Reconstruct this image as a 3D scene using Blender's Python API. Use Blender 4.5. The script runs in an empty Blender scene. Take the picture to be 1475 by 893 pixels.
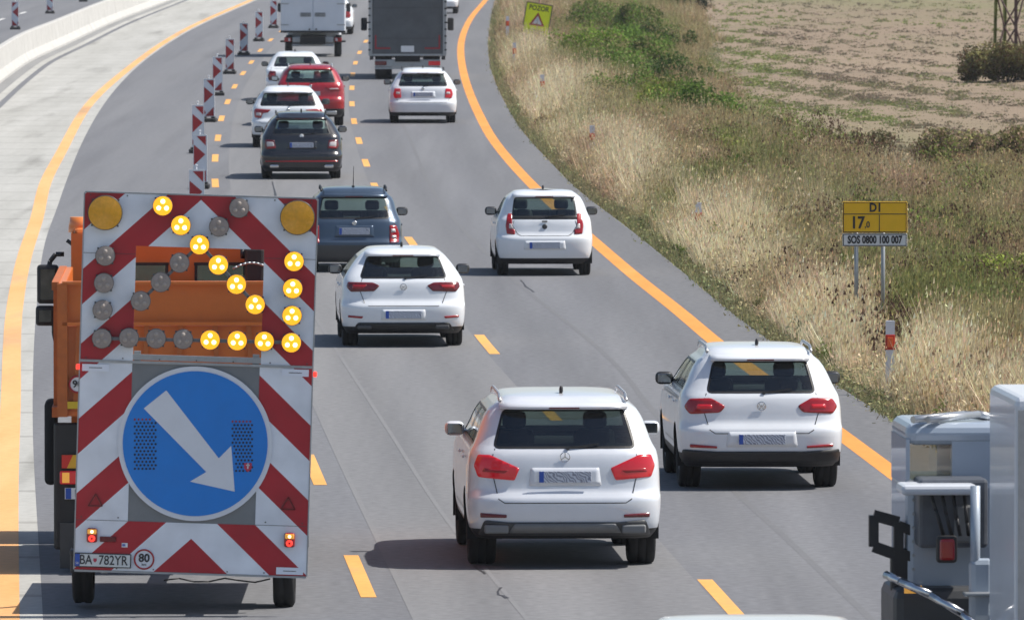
import bpy, bmesh, math, random
import numpy as np
from mathutils import Vector, Matrix
R = math.radians
random.seed(7); RNG = np.random.default_rng(11)
sc = bpy.context.scene
COL = sc.collection
# ------------------------------------------------------------------ camera
FPX, HC, CX, CY = 15000.0, 7.0, 737.5, 446.5
PITCH = math.atan((CY+200)/FPX)
cam = bpy.data.cameras.new('camera'); cam.sensor_width = 36; cam.lens = FPX/1475*36
cam.clip_start = 1; cam.clip_end = 6000
cam.dof.use_dof = True; cam.dof.focus_distance = 125; cam.dof.aperture_fstop = cam.lens/1000/0.028
camo = bpy.data.objects.new('camera', cam); COL.objects.link(camo)
camo.location = (0, 0, HC); camo.rotation_euler = (math.pi/2-PITCH, 0, 0)
sc.camera = camo
# ------------------------------------------------------------------ world, sun, exposure
SUN_EL, SUN_AZ = 53.0, 3.0        # azimuth: degrees from +X towards +Y
w = bpy.data.worlds.new('World'); sc.world = w; w.use_nodes = True
nt = w.node_tree; bg = nt.nodes['Background']
sky = nt.nodes.new('ShaderNodeTexSky'); sky.sky_type = 'NISHITA'; sky.sun_disc = False
sky.sun_elevation = R(SUN_EL); sky.sun_rotation = R(90-SUN_AZ); sky.air_density = 1.0; sky.dust_density = 1.5
nt.links.new(sky.outputs[0], bg.inputs[0]); bg.inputs[1].default_value = 0.10
sun = bpy.data.lights.new('sun', 'SUN'); sun.energy = 4.8; sun.angle = R(0.5); sun.color = (1, .95, .87)
suno = bpy.data.objects.new('sun', sun); COL.objects.link(suno)
sd = Vector((math.cos(R(SUN_EL))*math.cos(R(SUN_AZ)), math.cos(R(SUN_EL))*math.sin(R(SUN_AZ)), math.sin(R(SUN_EL))))
suno.rotation_euler = sd.to_track_quat('Z', 'Y').to_euler(); suno.location = (60, 100, 80)
sc.view_settings.view_transform = 'Standard'; sc.view_settings.look = 'None'
sc.view_settings.exposure = 0.33; sc.view_settings.gamma = 1
sc.render.engine = 'CYCLES'
# ------------------------------------------------------------------ projection: photo pixel -> world
_cp, _sp = math.cos(PITCH), math.sin(PITCH)
def ray(px, py):
    a, b = (px-CX)/FPX, (CY-py)/FPX
    return (a, _cp+b*_sp, -_sp+b*_cp)
def G(px, py, z=0.0):
    d = ray(px, py); t = (z-HC)/d[2]
    return Vector((d[0]*t, d[1]*t, z))
def A(px, py, Y):
    d = ray(px, py); t = Y/d[1]
    return Vector((d[0]*t, Y, HC+d[2]*t))
def to_px(X, Y, Z=0):              # numpy friendly
    dz = Z-HC
    depth = Y*_cp - dz*_sp; up = Y*_sp + dz*_cp
    return CX+FPX*X/depth, CY-FPX*up/depth
# ------------------------------------------------------------------ tags
def tag(o, label=None, cat=None, group=None, kind=None):
    if label: o['label'] = label
    if cat: o['category'] = cat
    if group: o['group'] = group
    if kind: o['kind'] = kind
    return o
def thing(name, label, cat, loc=(0, 0, 0), rz=0, group=None):
    o = bpy.data.objects.new(name, None); COL.objects.link(o); o.empty_display_size = .2
    o.location = loc; o.rotation_euler = (0, 0, rz)
    return tag(o, label, cat, group)
def copy_tree(o, parent=None):
    c = o.copy(); COL.objects.link(c)
    if parent is not None: c.parent = parent
    for ch in list(o.children): copy_tree(ch, c)
    return c
# ------------------------------------------------------------------ materials
MATS = {}
def nodes_of(m):
    m.use_nodes = True; nt = m.node_tree
    return nt, nt.nodes['Principled BSDF']
def mat(name, col, rough=.6, metal=0, var=0, vscale=6, bump=0, bscale=40, coat=0, emit=None, es=0, spec=.5, dirt=None):
    if name in MATS: return MATS[name]
    m = bpy.data.materials.new(name); nt, b = nodes_of(m)
    b.inputs['Base Color'].default_value = (*col, 1); b.inputs['Roughness'].default_value = rough
    b.inputs['Metallic'].default_value = metal; b.inputs['Coat Weight'].default_value = coat
    b.inputs['Coat Roughness'].default_value = .04; b.inputs['Specular IOR Level'].default_value = spec
    if emit:
        b.inputs['Emission Color'].default_value = (*emit, 1); b.inputs['Emission Strength'].default_value = es
    tc = nt.nodes.new('ShaderNodeTexCoord')
    if var or dirt:
        n = nt.nodes.new('ShaderNodeTexNoise'); n.inputs['Scale'].default_value = vscale; n.inputs['Detail'].default_value = 6
        n.inputs['Roughness'].default_value = .65
        nt.links.new(tc.outputs['Object'], n.inputs['Vector'])
        r = nt.nodes.new('ShaderNodeMapRange'); r.inputs[1].default_value = .3; r.inputs[2].default_value = .7
        r.inputs[3].default_value = 1-var; r.inputs[4].default_value = 1+var*.6
        nt.links.new(n.outputs[0], r.inputs[0])
        mx = nt.nodes.new('ShaderNodeMix'); mx.data_type = 'RGBA'; mx.blend_type = 'MULTIPLY'; mx.inputs[0].default_value = 1
        mx.inputs[6].default_value = (*col, 1); nt.links.new(r.outputs[0], mx.inputs[7])
        nt.links.new(mx.outputs[2], b.inputs['Base Color'])
        r2 = nt.nodes.new('ShaderNodeMapRange'); r2.inputs[3].default_value = max(rough-.06, .02); r2.inputs[4].default_value = min(rough+.1, 1)
        nt.links.new(n.outputs[0], r2.inputs[0]); nt.links.new(r2.outputs[0], b.inputs['Roughness'])
    if bump:
        n2 = nt.nodes.new('ShaderNodeTexNoise'); n2.inputs['Scale'].default_value = bscale; n2.inputs['Detail'].default_value = 4
        nt.links.new(tc.outputs['Object'], n2.inputs['Vector'])
        bp = nt.nodes.new('ShaderNodeBump'); bp.inputs['Strength'].default_value = bump; bp.inputs['Distance'].default_value = .02
        nt.links.new(n2.outputs[0], bp.inputs['Height']); nt.links.new(bp.outputs[0], b.inputs['Normal'])
    MATS[name] = m
    return m
def paint(name, col, rough=.28, metal=0, coat=.7):
    return mat(name, col, rough, metal, var=.05, vscale=2.2, coat=coat)
def glass(name, tint=.35, col=(.8, .95, .9)):
    if name in MATS: return MATS[name]
    m = bpy.data.materials.new(name); m.use_nodes = True; nt = m.node_tree; nt.nodes.clear()
    out = nt.nodes.new('ShaderNodeOutputMaterial'); mx = nt.nodes.new('ShaderNodeMixShader')
    tr = nt.nodes.new('ShaderNodeBsdfTransparent'); tr.inputs[0].default_value = (tint*col[0], tint*col[1], tint*col[2], 1)
    gl = nt.nodes.new('ShaderNodeBsdfGlossy'); gl.inputs['Roughness'].default_value = .03; gl.inputs[0].default_value = (.9, .95, 1, 1)
    fr = nt.nodes.new('ShaderNodeLayerWeight'); p5 = nt.nodes.new('ShaderNodeMath'); p5.operation = 'POWER'; p5.inputs[1].default_value = 4
    ma = nt.nodes.new('ShaderNodeMath'); ma.operation = 'MULTIPLY_ADD'; ma.inputs[1].default_value = .8; ma.inputs[2].default_value = .07
    nt.links.new(fr.outputs['Facing'], p5.inputs[0]); nt.links.new(p5.outputs[0], ma.inputs[0]); nt.links.new(ma.outputs[0], mx.inputs[0]); nt.links.new(tr.outputs[0], mx.inputs[1]); nt.links.new(gl.outputs[0], mx.inputs[2])
    nt.links.new(mx.outputs[0], out.inputs[0]); MATS[name] = m
    return m
BLACK = mat('black_plastic', (.018, .018, .02), .5, var=.2)
TYRE = mat('tyre_rubber', (.017, .017, .018), .85, var=.25, vscale=12)
RIM = mat('alloy_rim', (.35, .36, .38), .35, .8, var=.1)
CHROME = mat('chrome', (.6, .61, .63), .18, 1)
SEAL = mat('window_seal', (.01, .01, .011), .4)
INTER = mat('cabin_fabric', (.02, .021, .024), .9, var=.2)
UNDER = mat('underbody', (.012, .012, .013), .9)
STEEL = mat('galvanised_steel', (.36, .38, .4), .45, .7, var=.15, vscale=9)
PLATEW = mat('plate_white', (.72, .74, .76), .4)
PLATEB = mat('plate_blue', (.02, .08, .4), .4)
INK = mat('black_lettering', (.02, .02, .025), .5)
RLAMP = mat('red_lamp_lens', (.32, .008, .012), .15, coat=.5, var=.15, vscale=14)
RLIT = mat('red_lamp_glowing', (.42, .008, .015), .15, coat=.5, emit=(1, .02, .04), es=.10)
RDARK = mat('dark_red_lamp_lens', (.13, .008, .012), .15, coat=.5, var=.15, vscale=14)
CLEARL = mat('clear_lamp_lens', (.55, .5, .5), .12, coat=.5)
GLASS = glass('tinted_window', .72); GDARK = glass('privacy_window', .36); MIRG = mat('mirror_glass', (.25, .28, .3), .05, 1)
# ------------------------------------------------------------------ mesh collecting
class MB:
    def __init__(s): s.bm = bmesh.new()
    def box(s, cx, cy, cz, sx, sy, sz, bev=0, rot=None, mi=0, seg=2):
        r = bmesh.ops.create_cube(s.bm, size=1)
        vs = r['verts']
        M = Matrix.Translation((cx, cy, cz)) @ (rot.to_4x4() if rot is not None else Matrix()) @ Matrix.Diagonal((sx, sy, sz, 1))
        bmesh.ops.transform(s.bm, matrix=M, verts=vs)
        fs = set(f for v in vs for f in v.link_faces)
        if bev:
            es = list(set(e for v in vs for e in v.link_edges))
            rr = bmesh.ops.bevel(s.bm, geom=es, offset=min(bev, .48*min(sx, sy, sz)), segments=seg, profile=.5, affect='EDGES')
            fs = set(rr['faces']) | set(f for f in fs if f.is_valid)
        for f in fs: f.material_index = mi
        return s
    def cyl(s, p0, p1, r0, r1=None, n=12, caps=True, mi=0):
        p0, p1 = Vector(p0), Vector(p1); r1 = r0 if r1 is None else r1
        d = (p1-p0); q = d.to_track_quat('Z', 'Y').to_matrix()
        a, b = [], []
        for i in range(n):
            t = 2*math.pi*i/n; v = q @ Vector((math.cos(t), math.sin(t), 0))
            a.append(s.bm.verts.new(p0+v*r0)); b.append(s.bm.verts.new(p1+v*r1))
        for i in range(n):
            f = s.bm.faces.new((a[i], a[(i+1) % n], b[(i+1) % n], b[i])); f.material_index = mi; f.smooth = True
        if caps:
            f = s.bm.faces.new(a[::-1]); f.material_index = mi
            f = s.bm.faces.new(b); f.material_index = mi
        return s
    def bar(s, p0, p1, wd, hg=None):
        p0, p1 = Vector(p0), Vector(p1); d = p1-p0
        q = d.to_track_quat('Z', 'Y').to_matrix(); c = (p0+p1)/2
        return s.box(c.x, c.y, c.z, wd, hg or wd, d.length, rot=q)
    def tube(s, pts, r, n=8):
        for a, b in zip(pts[:-1], pts[1:]): s.cyl(a, b, r, n=n)
        return s
    def prism(s, pts, off, mi=0):          # closed polygon of 3D points extruded by vector off
        off = Vector(off)
        a = [s.bm.verts.new(Vector(p)) for p in pts]; b = [s.bm.verts.new(Vector(p)+off) for p in pts]
        n = len(pts)
        fs = [s.bm.faces.new(a[::-1]), s.bm.faces.new(b)]
        for i in range(n): fs.append(s.bm.faces.new((a[i], a[(i+1) % n], b[(i+1) % n], b[i])))
        for f in fs: f.material_index = mi
        return s
    def lathe(s, prof, ax='x', c=(0, 0, 0), n=28, mi=0):
        rings = []
        for i in range(n):
            t = 2*math.pi*i/n; ring = []
            for a, r in prof:
                if ax == 'x': p = (c[0]+a, c[1]+r*math.cos(t), c[2]+r*math.sin(t))
                elif ax == 'y': p = (c[0]+r*math.cos(t), c[1]+a, c[2]+r*math.sin(t))
                else: p = (c[0]+r*math.cos(t), c[1]+r*math.sin(t), c[2]+a)
                ring.append(s.bm.verts.new(p))
            rings.append(ring)
        for i in range(n):
            A_, B_ = rings[i], rings[(i+1) % n]
            for j in range(len(prof)-1):
                f = s.bm.faces.new((A_[j], A_[j+1], B_[j+1], B_[j])); f.smooth = True; f.material_index = mi
        return s
    def build(s, name, m, parent=None, smooth=False, norm=True):
        if norm: bmesh.ops.recalc_face_normals(s.bm, faces=s.bm.faces)
        me = bpy.data.meshes.new(name); s.bm.to_mesh(me); s.bm.free()
        for x in (m if isinstance(m, (list, tuple)) else [m]): me.materials.append(x)
        if smooth:
            for p in me.polygons: p.use_smooth = True
        o = bpy.data.objects.new(name, me); COL.objects.link(o)
        if parent is not None: o.parent = parent
        return o
def text_obj(body, size, name, m, parent, loc, rot=(math.pi/2, 0, 0), sx=1.0, align='CENTER', depth=.002, bold=0.0):
    cu = bpy.data.curves.new('txt', 'FONT'); cu.body = body; cu.size = size; cu.align_x = align; cu.align_y = 'CENTER'
    cu.extrude = depth; cu.offset = bold; cu.resolution_u = 3
    t = bpy.data.objects.new('txt', cu); COL.objects.link(t)
    bpy.context.view_layer.update()
    me = bpy.data.meshes.new_from_object(t.evaluated_get(bpy.context.evaluated_depsgraph_get()))
    bpy.data.objects.remove(t); bpy.data.curves.remove(cu)
    me.materials.clear(); me.materials.append(m); me.name = name
    o = bpy.data.objects.new(name, me); COL.objects.link(o); o.parent = parent
    o.location = loc; o.rotation_euler = rot; o.scale = (sx, 1, 1)
    return o
# ------------------------------------------------------------------ road lines (photo pixels -> ground curves)
def curve(pts):
    P = sorted([tuple(G(x, y)[:2]) for x, y in pts], key=lambda p: p[1])
    xs = np.array([p[0] for p in P]); ys = np.array([p[1] for p in P])
    def pch(x, y):
        h = np.diff(x); d = np.diff(y)/h; m = np.zeros(len(x))
        m[1:-1] = (d[:-1]*h[1:]+d[1:]*h[:-1])/(h[1:]+h[:-1])
        m[0] = d[0]; m[-1] = d[-1]
        def f(q):
            q = np.asarray(q, float); i = np.clip(np.searchsorted(x, q)-1, 0, len(x)-2)
            t = (q-x[i])/h[i]; lo = q < x[0]; hi = q > x[-1]
            v = (2*t**3-3*t**2+1)*y[i]+(t**3-2*t**2+t)*h[i]*m[i]+(-2*t**3+3*t**2)*y[i+1]+(t**3-t**2)*h[i]*m[i+1]
            v = np.where(lo, y[0]+(q-x[0])*m[0], v)
            e = q-x[-1]
            return np.where(hi, y[-1]+e*m[-1]+e*e*2.5e-5, v)
        return f
    return pch(ys, xs)
cR = curve([(1570, 893), (1305, 695), (1208, 623), (1030, 492), (980, 450), (917, 400), (855, 347), (768, 268), (737, 235), (710, 201), (690, 165), (675, 130), (666, 97), (664, 65), (675, 32), (700, 0)])
cEdge = curve([(1750, 893), (1475, 722), (1300, 614), (1184, 541), (1080, 470), (975, 385), (900, 325), (838, 278), (791, 232), (757, 195), (726, 146), (707, 100), (703, 67), (706, 30), (712, 0)])
cL1 = curve([(545, 893), (518, 829), (452, 676), (405, 560), (372, 475), (347, 406), (328, 340), (316, 300), (310, 264), (310, 228), (314, 199), (319, 171), (328, 147), (338, 125), (350, 106), (362, 90), (375, 73), (391, 57), (412, 40), (470, 0)])
cL2 = curve([(1068, 893), (1040, 862), (893, 702), (785, 588), (700, 495), (640, 412), (590, 345), (562, 303), (541, 270), (527, 235), (517, 203), (510, 175), (507, 150), (507, 127), (508, 108), (512, 91), (518, 76), (527, 60), (545, 40), (583, 0)])
cLO = curve([(8, 893), (10, 700), (15, 590), (21, 445), (35, 371), (53, 315), (65, 265), (88, 220), (129, 150), (184, 100), (255, 50), (363, 0)])
cCon = curve([(62, 893), (47, 600), (52, 450), (66, 345), (82, 300), (96, 260), (121, 200), (150, 150), (194, 100), (262, 51), (371, 0)])
cBar = curve([(-75, 170), (0, 110), (28, 91), (84, 65), (144, 37), (232, 3)])
def yrange(y0, y1, n): return np.geomspace(y0, y1, n)
def strip(name, fa, fb, z, m, y0=45, y1=900, n=140, thick=0):
    bm = bmesh.new(); prev = None
    for Y in yrange(y0, y1, n):
        a = bm.verts.new((float(fa(Y)), Y, z)); b = bm.verts.new((float(fb(Y)), Y, z))
        if prev: bm.faces.new((prev[0], prev[1], b, a))
        prev = (a, b)
    if thick:
        r = bmesh.ops.extrude_face_region(bm, geom=list(bm.faces))
        for v in [g for g in r['geom'] if isinstance(g, bmesh.types.BMVert)]: v.co.z -= thick
    bmesh.ops.recalc_face_normals(bm, faces=bm.faces)
    me = bpy.data.meshes.new(name); bm.to_mesh(me); bm.free(); me.materials.append(m)
    o = bpy.data.objects.new(name, me); COL.objects.link(o); tag(o, kind='structure')
    return o
def off(f, d): return lambda Y: f(Y)+d
def surf_mat(name, c1, c2, scale, stretch=(1, 1, 1), rough=.85, fine=.15, fscale=60, bump=.3, c3=None, c3scale=1, c3lo=.6, c3hi=.7, joints=0):
    m = bpy.data.materials.new(name); nt, b = nodes_of(m); L = nt.links
    b.inputs['Roughness'].default_value = rough; b.inputs['Specular IOR Level'].default_value = .3
    g = nt.nodes.new('ShaderNodeNewGeometry'); mp = nt.nodes.new('ShaderNodeMapping'); mp.inputs['Scale'].default_value = stretch
    L.new(g.outputs['Position'], mp.inputs['Vector'])
    n = nt.nodes.new('ShaderNodeTexNoise'); n.inputs['Scale'].default_value = scale; n.inputs['Detail'].default_value = 8; n.inputs['Roughness'].default_value = .65
    L.new(mp.outputs[0], n.inputs['Vector'])
    r = nt.nodes.new('ShaderNodeMapRange'); r.inputs[1].default_value = .32; r.inputs[2].default_value = .68; L.new(n.outputs[0], r.inputs[0])
    mx = nt.nodes.new('ShaderNodeMix'); mx.data_type = 'RGBA'; mx.inputs[6].default_value = (*c1, 1); mx.inputs[7].default_value = (*c2, 1)
    L.new(r.outputs[0], mx.inputs[0]); cur = mx.outputs[2]
    if c3:
        n3 = nt.nodes.new('ShaderNodeTexNoise'); n3.inputs['Scale'].default_value = c3scale; n3.inputs['Detail'].default_value = 7
        L.new(mp.outputs[0], n3.inputs['Vector'])
        r3 = nt.nodes.new('ShaderNodeMapRange'); r3.inputs[1].default_value = c3lo; r3.inputs[2].default_value = c3hi; L.new(n3.outputs[0], r3.inputs[0])
        m3 = nt.nodes.new('ShaderNodeMix'); m3.data_type = 'RGBA'; m3.inputs[7].default_value = (*c3, 1)
        L.new(r3.outputs[0], m3.inputs[0]); L.new(cur, m3.inputs[6]); cur = m3.outputs[2]
    nf = nt.nodes.new('ShaderNodeTexNoise'); nf.inputs['Scale'].default_value = fscale; nf.inputs['Detail'].default_value = 3
    L.new(g.outputs['Position'], nf.inputs['Vector'])
    rf = nt.nodes.new('ShaderNodeMapRange'); rf.inputs[1].default_value = .3; rf.inputs[2].default_value = .7; rf.inputs[3].default_value = 1-fine; rf.inputs[4].default_value = 1+fine
    L.new(nf.outputs[0], rf.inputs[0])
    mm = nt.nodes.new('ShaderNodeMix'); mm.data_type = 'RGBA'; mm.blend_type = 'MULTIPLY'; mm.inputs[0].default_value = 1
    L.new(cur, mm.inputs[6]); L.new(rf.outputs[0], mm.inputs[7]); cur = mm.outputs[2]
    if joints:                          # sawn cross joints every few metres
        sp = nt.nodes.new('ShaderNodeSeparateXYZ'); L.new(g.outputs['Position'], sp.inputs[0])
        dv = nt.nodes.new('ShaderNodeMath'); dv.operation = 'DIVIDE'; dv.inputs[1].default_value = joints; L.new(sp.outputs[1], dv.inputs[0])
        fr = nt.nodes.new('ShaderNodeMath'); fr.operation = 'FRACT'; L.new(dv.outputs[0], fr.inputs[0])
        lt = nt.nodes.new('ShaderNodeMath'); lt.operation = 'LESS_THAN'; lt.inputs[1].default_value = .06; L.new(fr.outputs[0], lt.inputs[0])
        ml = nt.nodes.new('ShaderNodeMath'); ml.operation = 'MULTIPLY'; ml.inputs[1].default_value = .35; L.new(lt.outputs[0], ml.inputs[0])
        mj = nt.nodes.new('ShaderNodeMix'); mj.data_type = 'RGBA'; mj.inputs[7].default_value = (.12, .115, .1, 1)
        L.new(ml.outputs[0], mj.inputs[0]); L.new(cur, mj.inputs[6]); cur = mj.outputs[2]
    L.new(cur, b.inputs['Base Color'])
    if bump:
        bp = nt.nodes.new('ShaderNodeBump'); bp.inputs['Strength'].default_value = bump; bp.inputs['Distance'].default_value = .01
        L.new(nf.outputs[0], bp.inputs['Height']); L.new(bp.outputs[0], b.inputs['Normal'])
    return m
M_ASPH = surf_mat('asphalt', (.138, .141, .153), (.168, .170, .179), .5, (1.5, .03, 1), fine=.16, fscale=9, c3=(.115, .116, .125), c3scale=.9, c3lo=.5, c3hi=.85)
M_ASPH2 = surf_mat('worn_asphalt', (.155, .156, .163), (.195, .194, .197), .55, (1.5, .02, 1), fine=.14, fscale=9)
M_SHOULD = surf_mat('shoulder_asphalt', (.125, .127, .135), (.155, .156, .162), .4, (1.6, .08, 1), fine=.18, fscale=8)
M_CONC = surf_mat('road_concrete', (.33, .325, .30), (.43, .425, .40), .5, (1.5, .07, 1), fine=.1, fscale=7, c3=(.24, .235, .215), c3scale=.8, c3lo=.56, c3hi=.74, joints=5.5)
M_BARR = surf_mat('barrier_concrete', (.42, .415, .395), (.49, .48, .46), 1.2, (1, 1, 1), fine=.07, fscale=6, c3=(.36, .355, .335), c3scale=.7, c3lo=.55, c3hi=.8)
M_CHAN = surf_mat('drain_channel', (.2, .2, .2), (.26, .26, .255), .6, (1, .1, 1))
M_ORANGE = surf_mat('orange_road_paint', (.66, .25, .04), (.76, .31, .06), 1.2, (1, .2, 1), rough=.6, fine=.08, fscale=8, bump=0, c3=(.55, .27, .1), c3scale=1.2, c3lo=.62, c3hi=.8)
M_PALE = surf_mat('pale_orange_road_paint', (.70, .34, .08), (.78, .40, .11), 1.2, (1, .2, 1), rough=.6, fine=.08, fscale=8, bump=0, c3=(.5, .32, .14), c3scale=1.4, c3lo=.58, c3hi=.78)
M_DUSTY = surf_mat('dusty_orange_road_paint', (.68, .34, .12), (.76, .42, .18), .9, (1, .12, 1), rough=.7, fine=.08, fscale=8, bump=0, c3=(.36, .25, .16), c3scale=.35, c3lo=.56, c3hi=.7)
M_SEAM = surf_mat('bitumen_seam', (.13, .132, .14), (.15, .15, .155), 3, rough=.8, bump=0)
M_SEAML = surf_mat('pale_seam', (.168, .168, .174), (.185, .185, .19), 3, rough=.9, bump=0)
# terrain
def build_ground():
    m = surf_mat('earth_and_dry_turf', (.20, .148, .10), (.25, .19, .13), .05, stretch=(1, .3, 1), fine=.12, fscale=2.5, bump=.2, rough=.95, c3=(.17, .165, .075), c3scale=.035, c3lo=.48, c3hi=.74)
    bm = bmesh.new()
    xs = list(np.linspace(-2500, -60, 10))+list(np.linspace(-50, 60, 111))+list(np.linspace(70, 2500, 12))
    ys = list(np.linspace(-2000, 30, 8))+list(np.geomspace(40, 900, 150))+list(np.linspace(1000, 4000, 10))
    grid = []
    for Y in ys:
        row = []
        e = float(cEdge(min(max(Y, 45), 900)))
        for X in xs:
            d = X-e
            z = -.14
            if d > 0: z = -.06-.05*min(d, 1)-.25*max(0, min((d-2)/4, 1))+.05*math.sin(X*1.7+Y*.21)*min(1, d)
            row.append(bm.verts.new((X, Y, z)))
        grid.append(row)
    for j in range(len(ys)-1):
        for i in range(len(xs)-1):
            f = bm.faces.new((grid[j][i], grid[j][i+1], grid[j+1][i+1], grid[j+1][i])); f.smooth = True
    me = bpy.data.meshes.new('ground'); bm.to_mesh(me); bm.free(); me.materials.append(m)
    o = bpy.data.objects.new('ground', me); COL.objects.link(o); tag(o, kind='structure')
build_ground()
strip('road', lambda Y: -48+0*Y, off(cEdge, 0), 0, M_ASPH, thick=.12)
def lane(name, fa, fb, z, m, base=45, cols=20):
    bm = bmesh.new(); prev = None; lay = bm.verts.layers.float_color.new('track')
    for Y in yrange(base, 900, 140):
        xa, xb = float(fa(Y)), float(fb(Y)); row = []
        for i in range(cols+1):
            u = i/cols; v = bm.verts.new((xa+(xb-xa)*u, Y, z)); t = math.exp(-((u-.26)/.10)**2)+math.exp(-((u-.74)/.10)**2)-.5*math.exp(-((u-.5)/.08)**2)
            v[lay] = (t*.5+.4,)*3+(1,); row.append(v)
        if prev:
            for i in range(cols): bm.faces.new((prev[i], prev[i+1], row[i+1], row[i]))
        prev = row
    me = bpy.data.meshes.new(name); bm.to_mesh(me); bm.free()
    m2 = m.copy(); m2.name = name; nt = m2.node_tree; b = nt.nodes['Principled BSDF']; L = nt.links; src = b.inputs['Base Color'].links[0].from_socket
    at = nt.nodes.new('ShaderNodeAttribute'); at.attribute_name = 'track'
    r = nt.nodes.new('ShaderNodeMapRange'); r.inputs[1].default_value = .2; r.inputs[2].default_value = .9; r.inputs[3].default_value = 1.04; r.inputs[4].default_value = .87
    L.new(at.outputs['Fac'], r.inputs[0]); mm = nt.nodes.new('ShaderNodeMix'); mm.data_type = 'RGBA'; mm.blend_type = 'MULTIPLY'; mm.inputs[0].default_value = 1
    L.new(src, mm.inputs[6]); L.new(r.outputs[0], mm.inputs[7]); L.new(mm.outputs[2], b.inputs['Base Color'])
    me.materials.append(m2); o = bpy.data.objects.new(name, me); COL.objects.link(o); tag(o, kind='structure')
lane('lane_surface', off(cL1, .35), off(cL2, -.1), .0012, M_ASPH2)
lane('lane_surface', off(cL2, -.1), off(cR, .12), .0012, M_ASPH)
strip('shoulder', off(cR, .12), off(cEdge, -.03), .0012, M_SHOULD)
strip('concrete_pavement', off(cBar, 1.15), cCon, .0012, M_CONC)
strip('drain_channel', off(cBar, .3), off(cBar, .7), .002, M_CHAN)
strip('channel_edge', off(cBar, .7), off(cBar, .95), .002, M_CONC)
strip('orange_line', off(cR, -.13), off(cR, .13), .0026, M_ORANGE)
tag(bpy.data.objects['orange_line'], kind='structure')
strip('orange_line', off(cLO, -.13), off(cLO, .13), .0032, M_DUSTY)
strip('orange_line', off(cBar, -1.5), off(cBar, -1.3), .002, M_ORANGE)
strip('road_seam', off(cL1, .32), off(cL1, .38), .0022, M_SEAML, n=400)
sA = curve([(462, 470), (560, 620), (645, 750), (760, 893), (436, 430), (395, 257), (392, 200)])
sB = curve([(737, 400), (900, 540), (935, 585), (1180, 820), (640, 300), (590, 200)])
strip('road_seam', off(sA, -.025), off(sA, .025), .0032, M_SEAML, y0=60, y1=330, n=500)
strip('road_seam', off(sB, -.04), off(sB, .04), .0022, M_SEAM, y0=60, y1=300, n=500)
def dashes(name, f, z, ys, m, length=6.0, wd=.15):
    bm = bmesh.new()
    for yc in ys:
        prev = None
        for Y in np.linspace(yc-length/2, yc+length/2, 6):
            x = float(f(Y)); a = bm.verts.new((x-wd/2, Y, z)); b = bm.verts.new((x+wd/2, Y, z))
            if prev: bm.faces.new((prev[0], prev[1], b, a))
            prev = (a, b)
    me = bpy.data.meshes.new(name); bm.to_mesh(me); bm.free(); me.materials.append(m)
    o = bpy.data.objects.new(name, me); COL.objects.link(o); tag(o, kind='structure')
def gy(py): return G(0, py).y
dashes('lane_dashes', cL1, .0036, [gy(p) for p in (829, 676, 562, 475, 406, 349, 302, 264, 228, 199, 171, 147, 125, 106, 90, 73, 58, 45, 32, 20, 9)], M_PALE, wd=.15)
dashes('lane_dashes', cL2, .0036, [gy(p) for p in (866, 702, 588, 496, 415, 350, 305, 270, 235, 203, 175, 150, 127, 108, 91, 76, 60, 46, 33, 21, 10)], M_PALE, wd=.15)
# old white dashes of the other carriageway
M_WHITE = surf_mat('white_road_paint', (.6, .6, .58), (.7, .7, .68), 2, fine=.1)
dashes('white_dashes', off(cBar, -5.0), .002, [330, 348, 366, 384, 402, 420, 440, 460, 480], M_WHITE, wd=.15)
# cracks in the asphalt
def crack(pts, wd):
    bm = bmesh.new(); P = [G(x, y) for x, y in pts]; prev = None
    for i, p in enumerate(P):
        ww = wd*(.5+random.random())
        a = bm.verts.new((p.x-ww/2, p.y, .0038)); b = bm.verts.new((p.x+ww/2, p.y+.05, .0038))
        if prev: bm.faces.new((prev[0], prev[1], b, a))
        prev = (a, b)
    me = bpy.data.meshes.new('road_crack'); bm.to_mesh(me); bm.free(); me.materials.append(mat('crack_filler', (.03, .03, .033), .6))
    o = bpy.data.objects.new('road_crack', me); COL.objects.link(o); tag(o, kind='structure')
crack([(750, 404), (754, 408), (757, 413), (765, 418), (769, 421)], .03)
crack([(683, 815), (688, 820), (696, 824), (699, 827)], .03)
crack([(722, 846), (717, 852), (718, 857), (724, 858), (731, 862)], .035)
crack([(392, 262), (394, 270), (396, 277), (397, 283)], .035)
# ------------------------------------------------------------------ concrete barrier
def barrier():
    prof = [(-.32, 0), (-.32, .08), (-.17, .32), (-.1, .95), (-.08, .98), (.08, .98), (.1, .95), (.17, .32), (.32, .08), (.32, 0)]
    root = thing('concrete_barrier', 'long white concrete safety barrier curving between the two carriageways', 'barrier', (float(cBar(330)), 330, 0))
    seg, y = 4.0, 250.0
    while y < 640:
        bm = bmesh.new(); rings = []
        for k in range(3):
            Y = y+(seg-.04)*k/2; x = float(cBar(Y))
            rings.append([bm.verts.new((x+a-root.location.x, Y-330, b)) for a, b in prof])
        for r0, r1 in zip(rings[:-1], rings[1:]):
            for i in range(len(prof)-1): bm.faces.new((r0[i], r0[i+1], r1[i+1], r1[i]))
        bm.faces.new(rings[0]); bm.faces.new(rings[-1][::-1])
        bmesh.ops.recalc_face_normals(bm, faces=bm.faces)
        me = bpy.data.meshes.new('barrier_segment'); bm.to_mesh(me); bm.free(); me.materials.append(M_BARR)
        o = bpy.data.objects.new('barrier_segment', me); COL.objects.link(o); o.parent = root
        y += seg
barrier()
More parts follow.
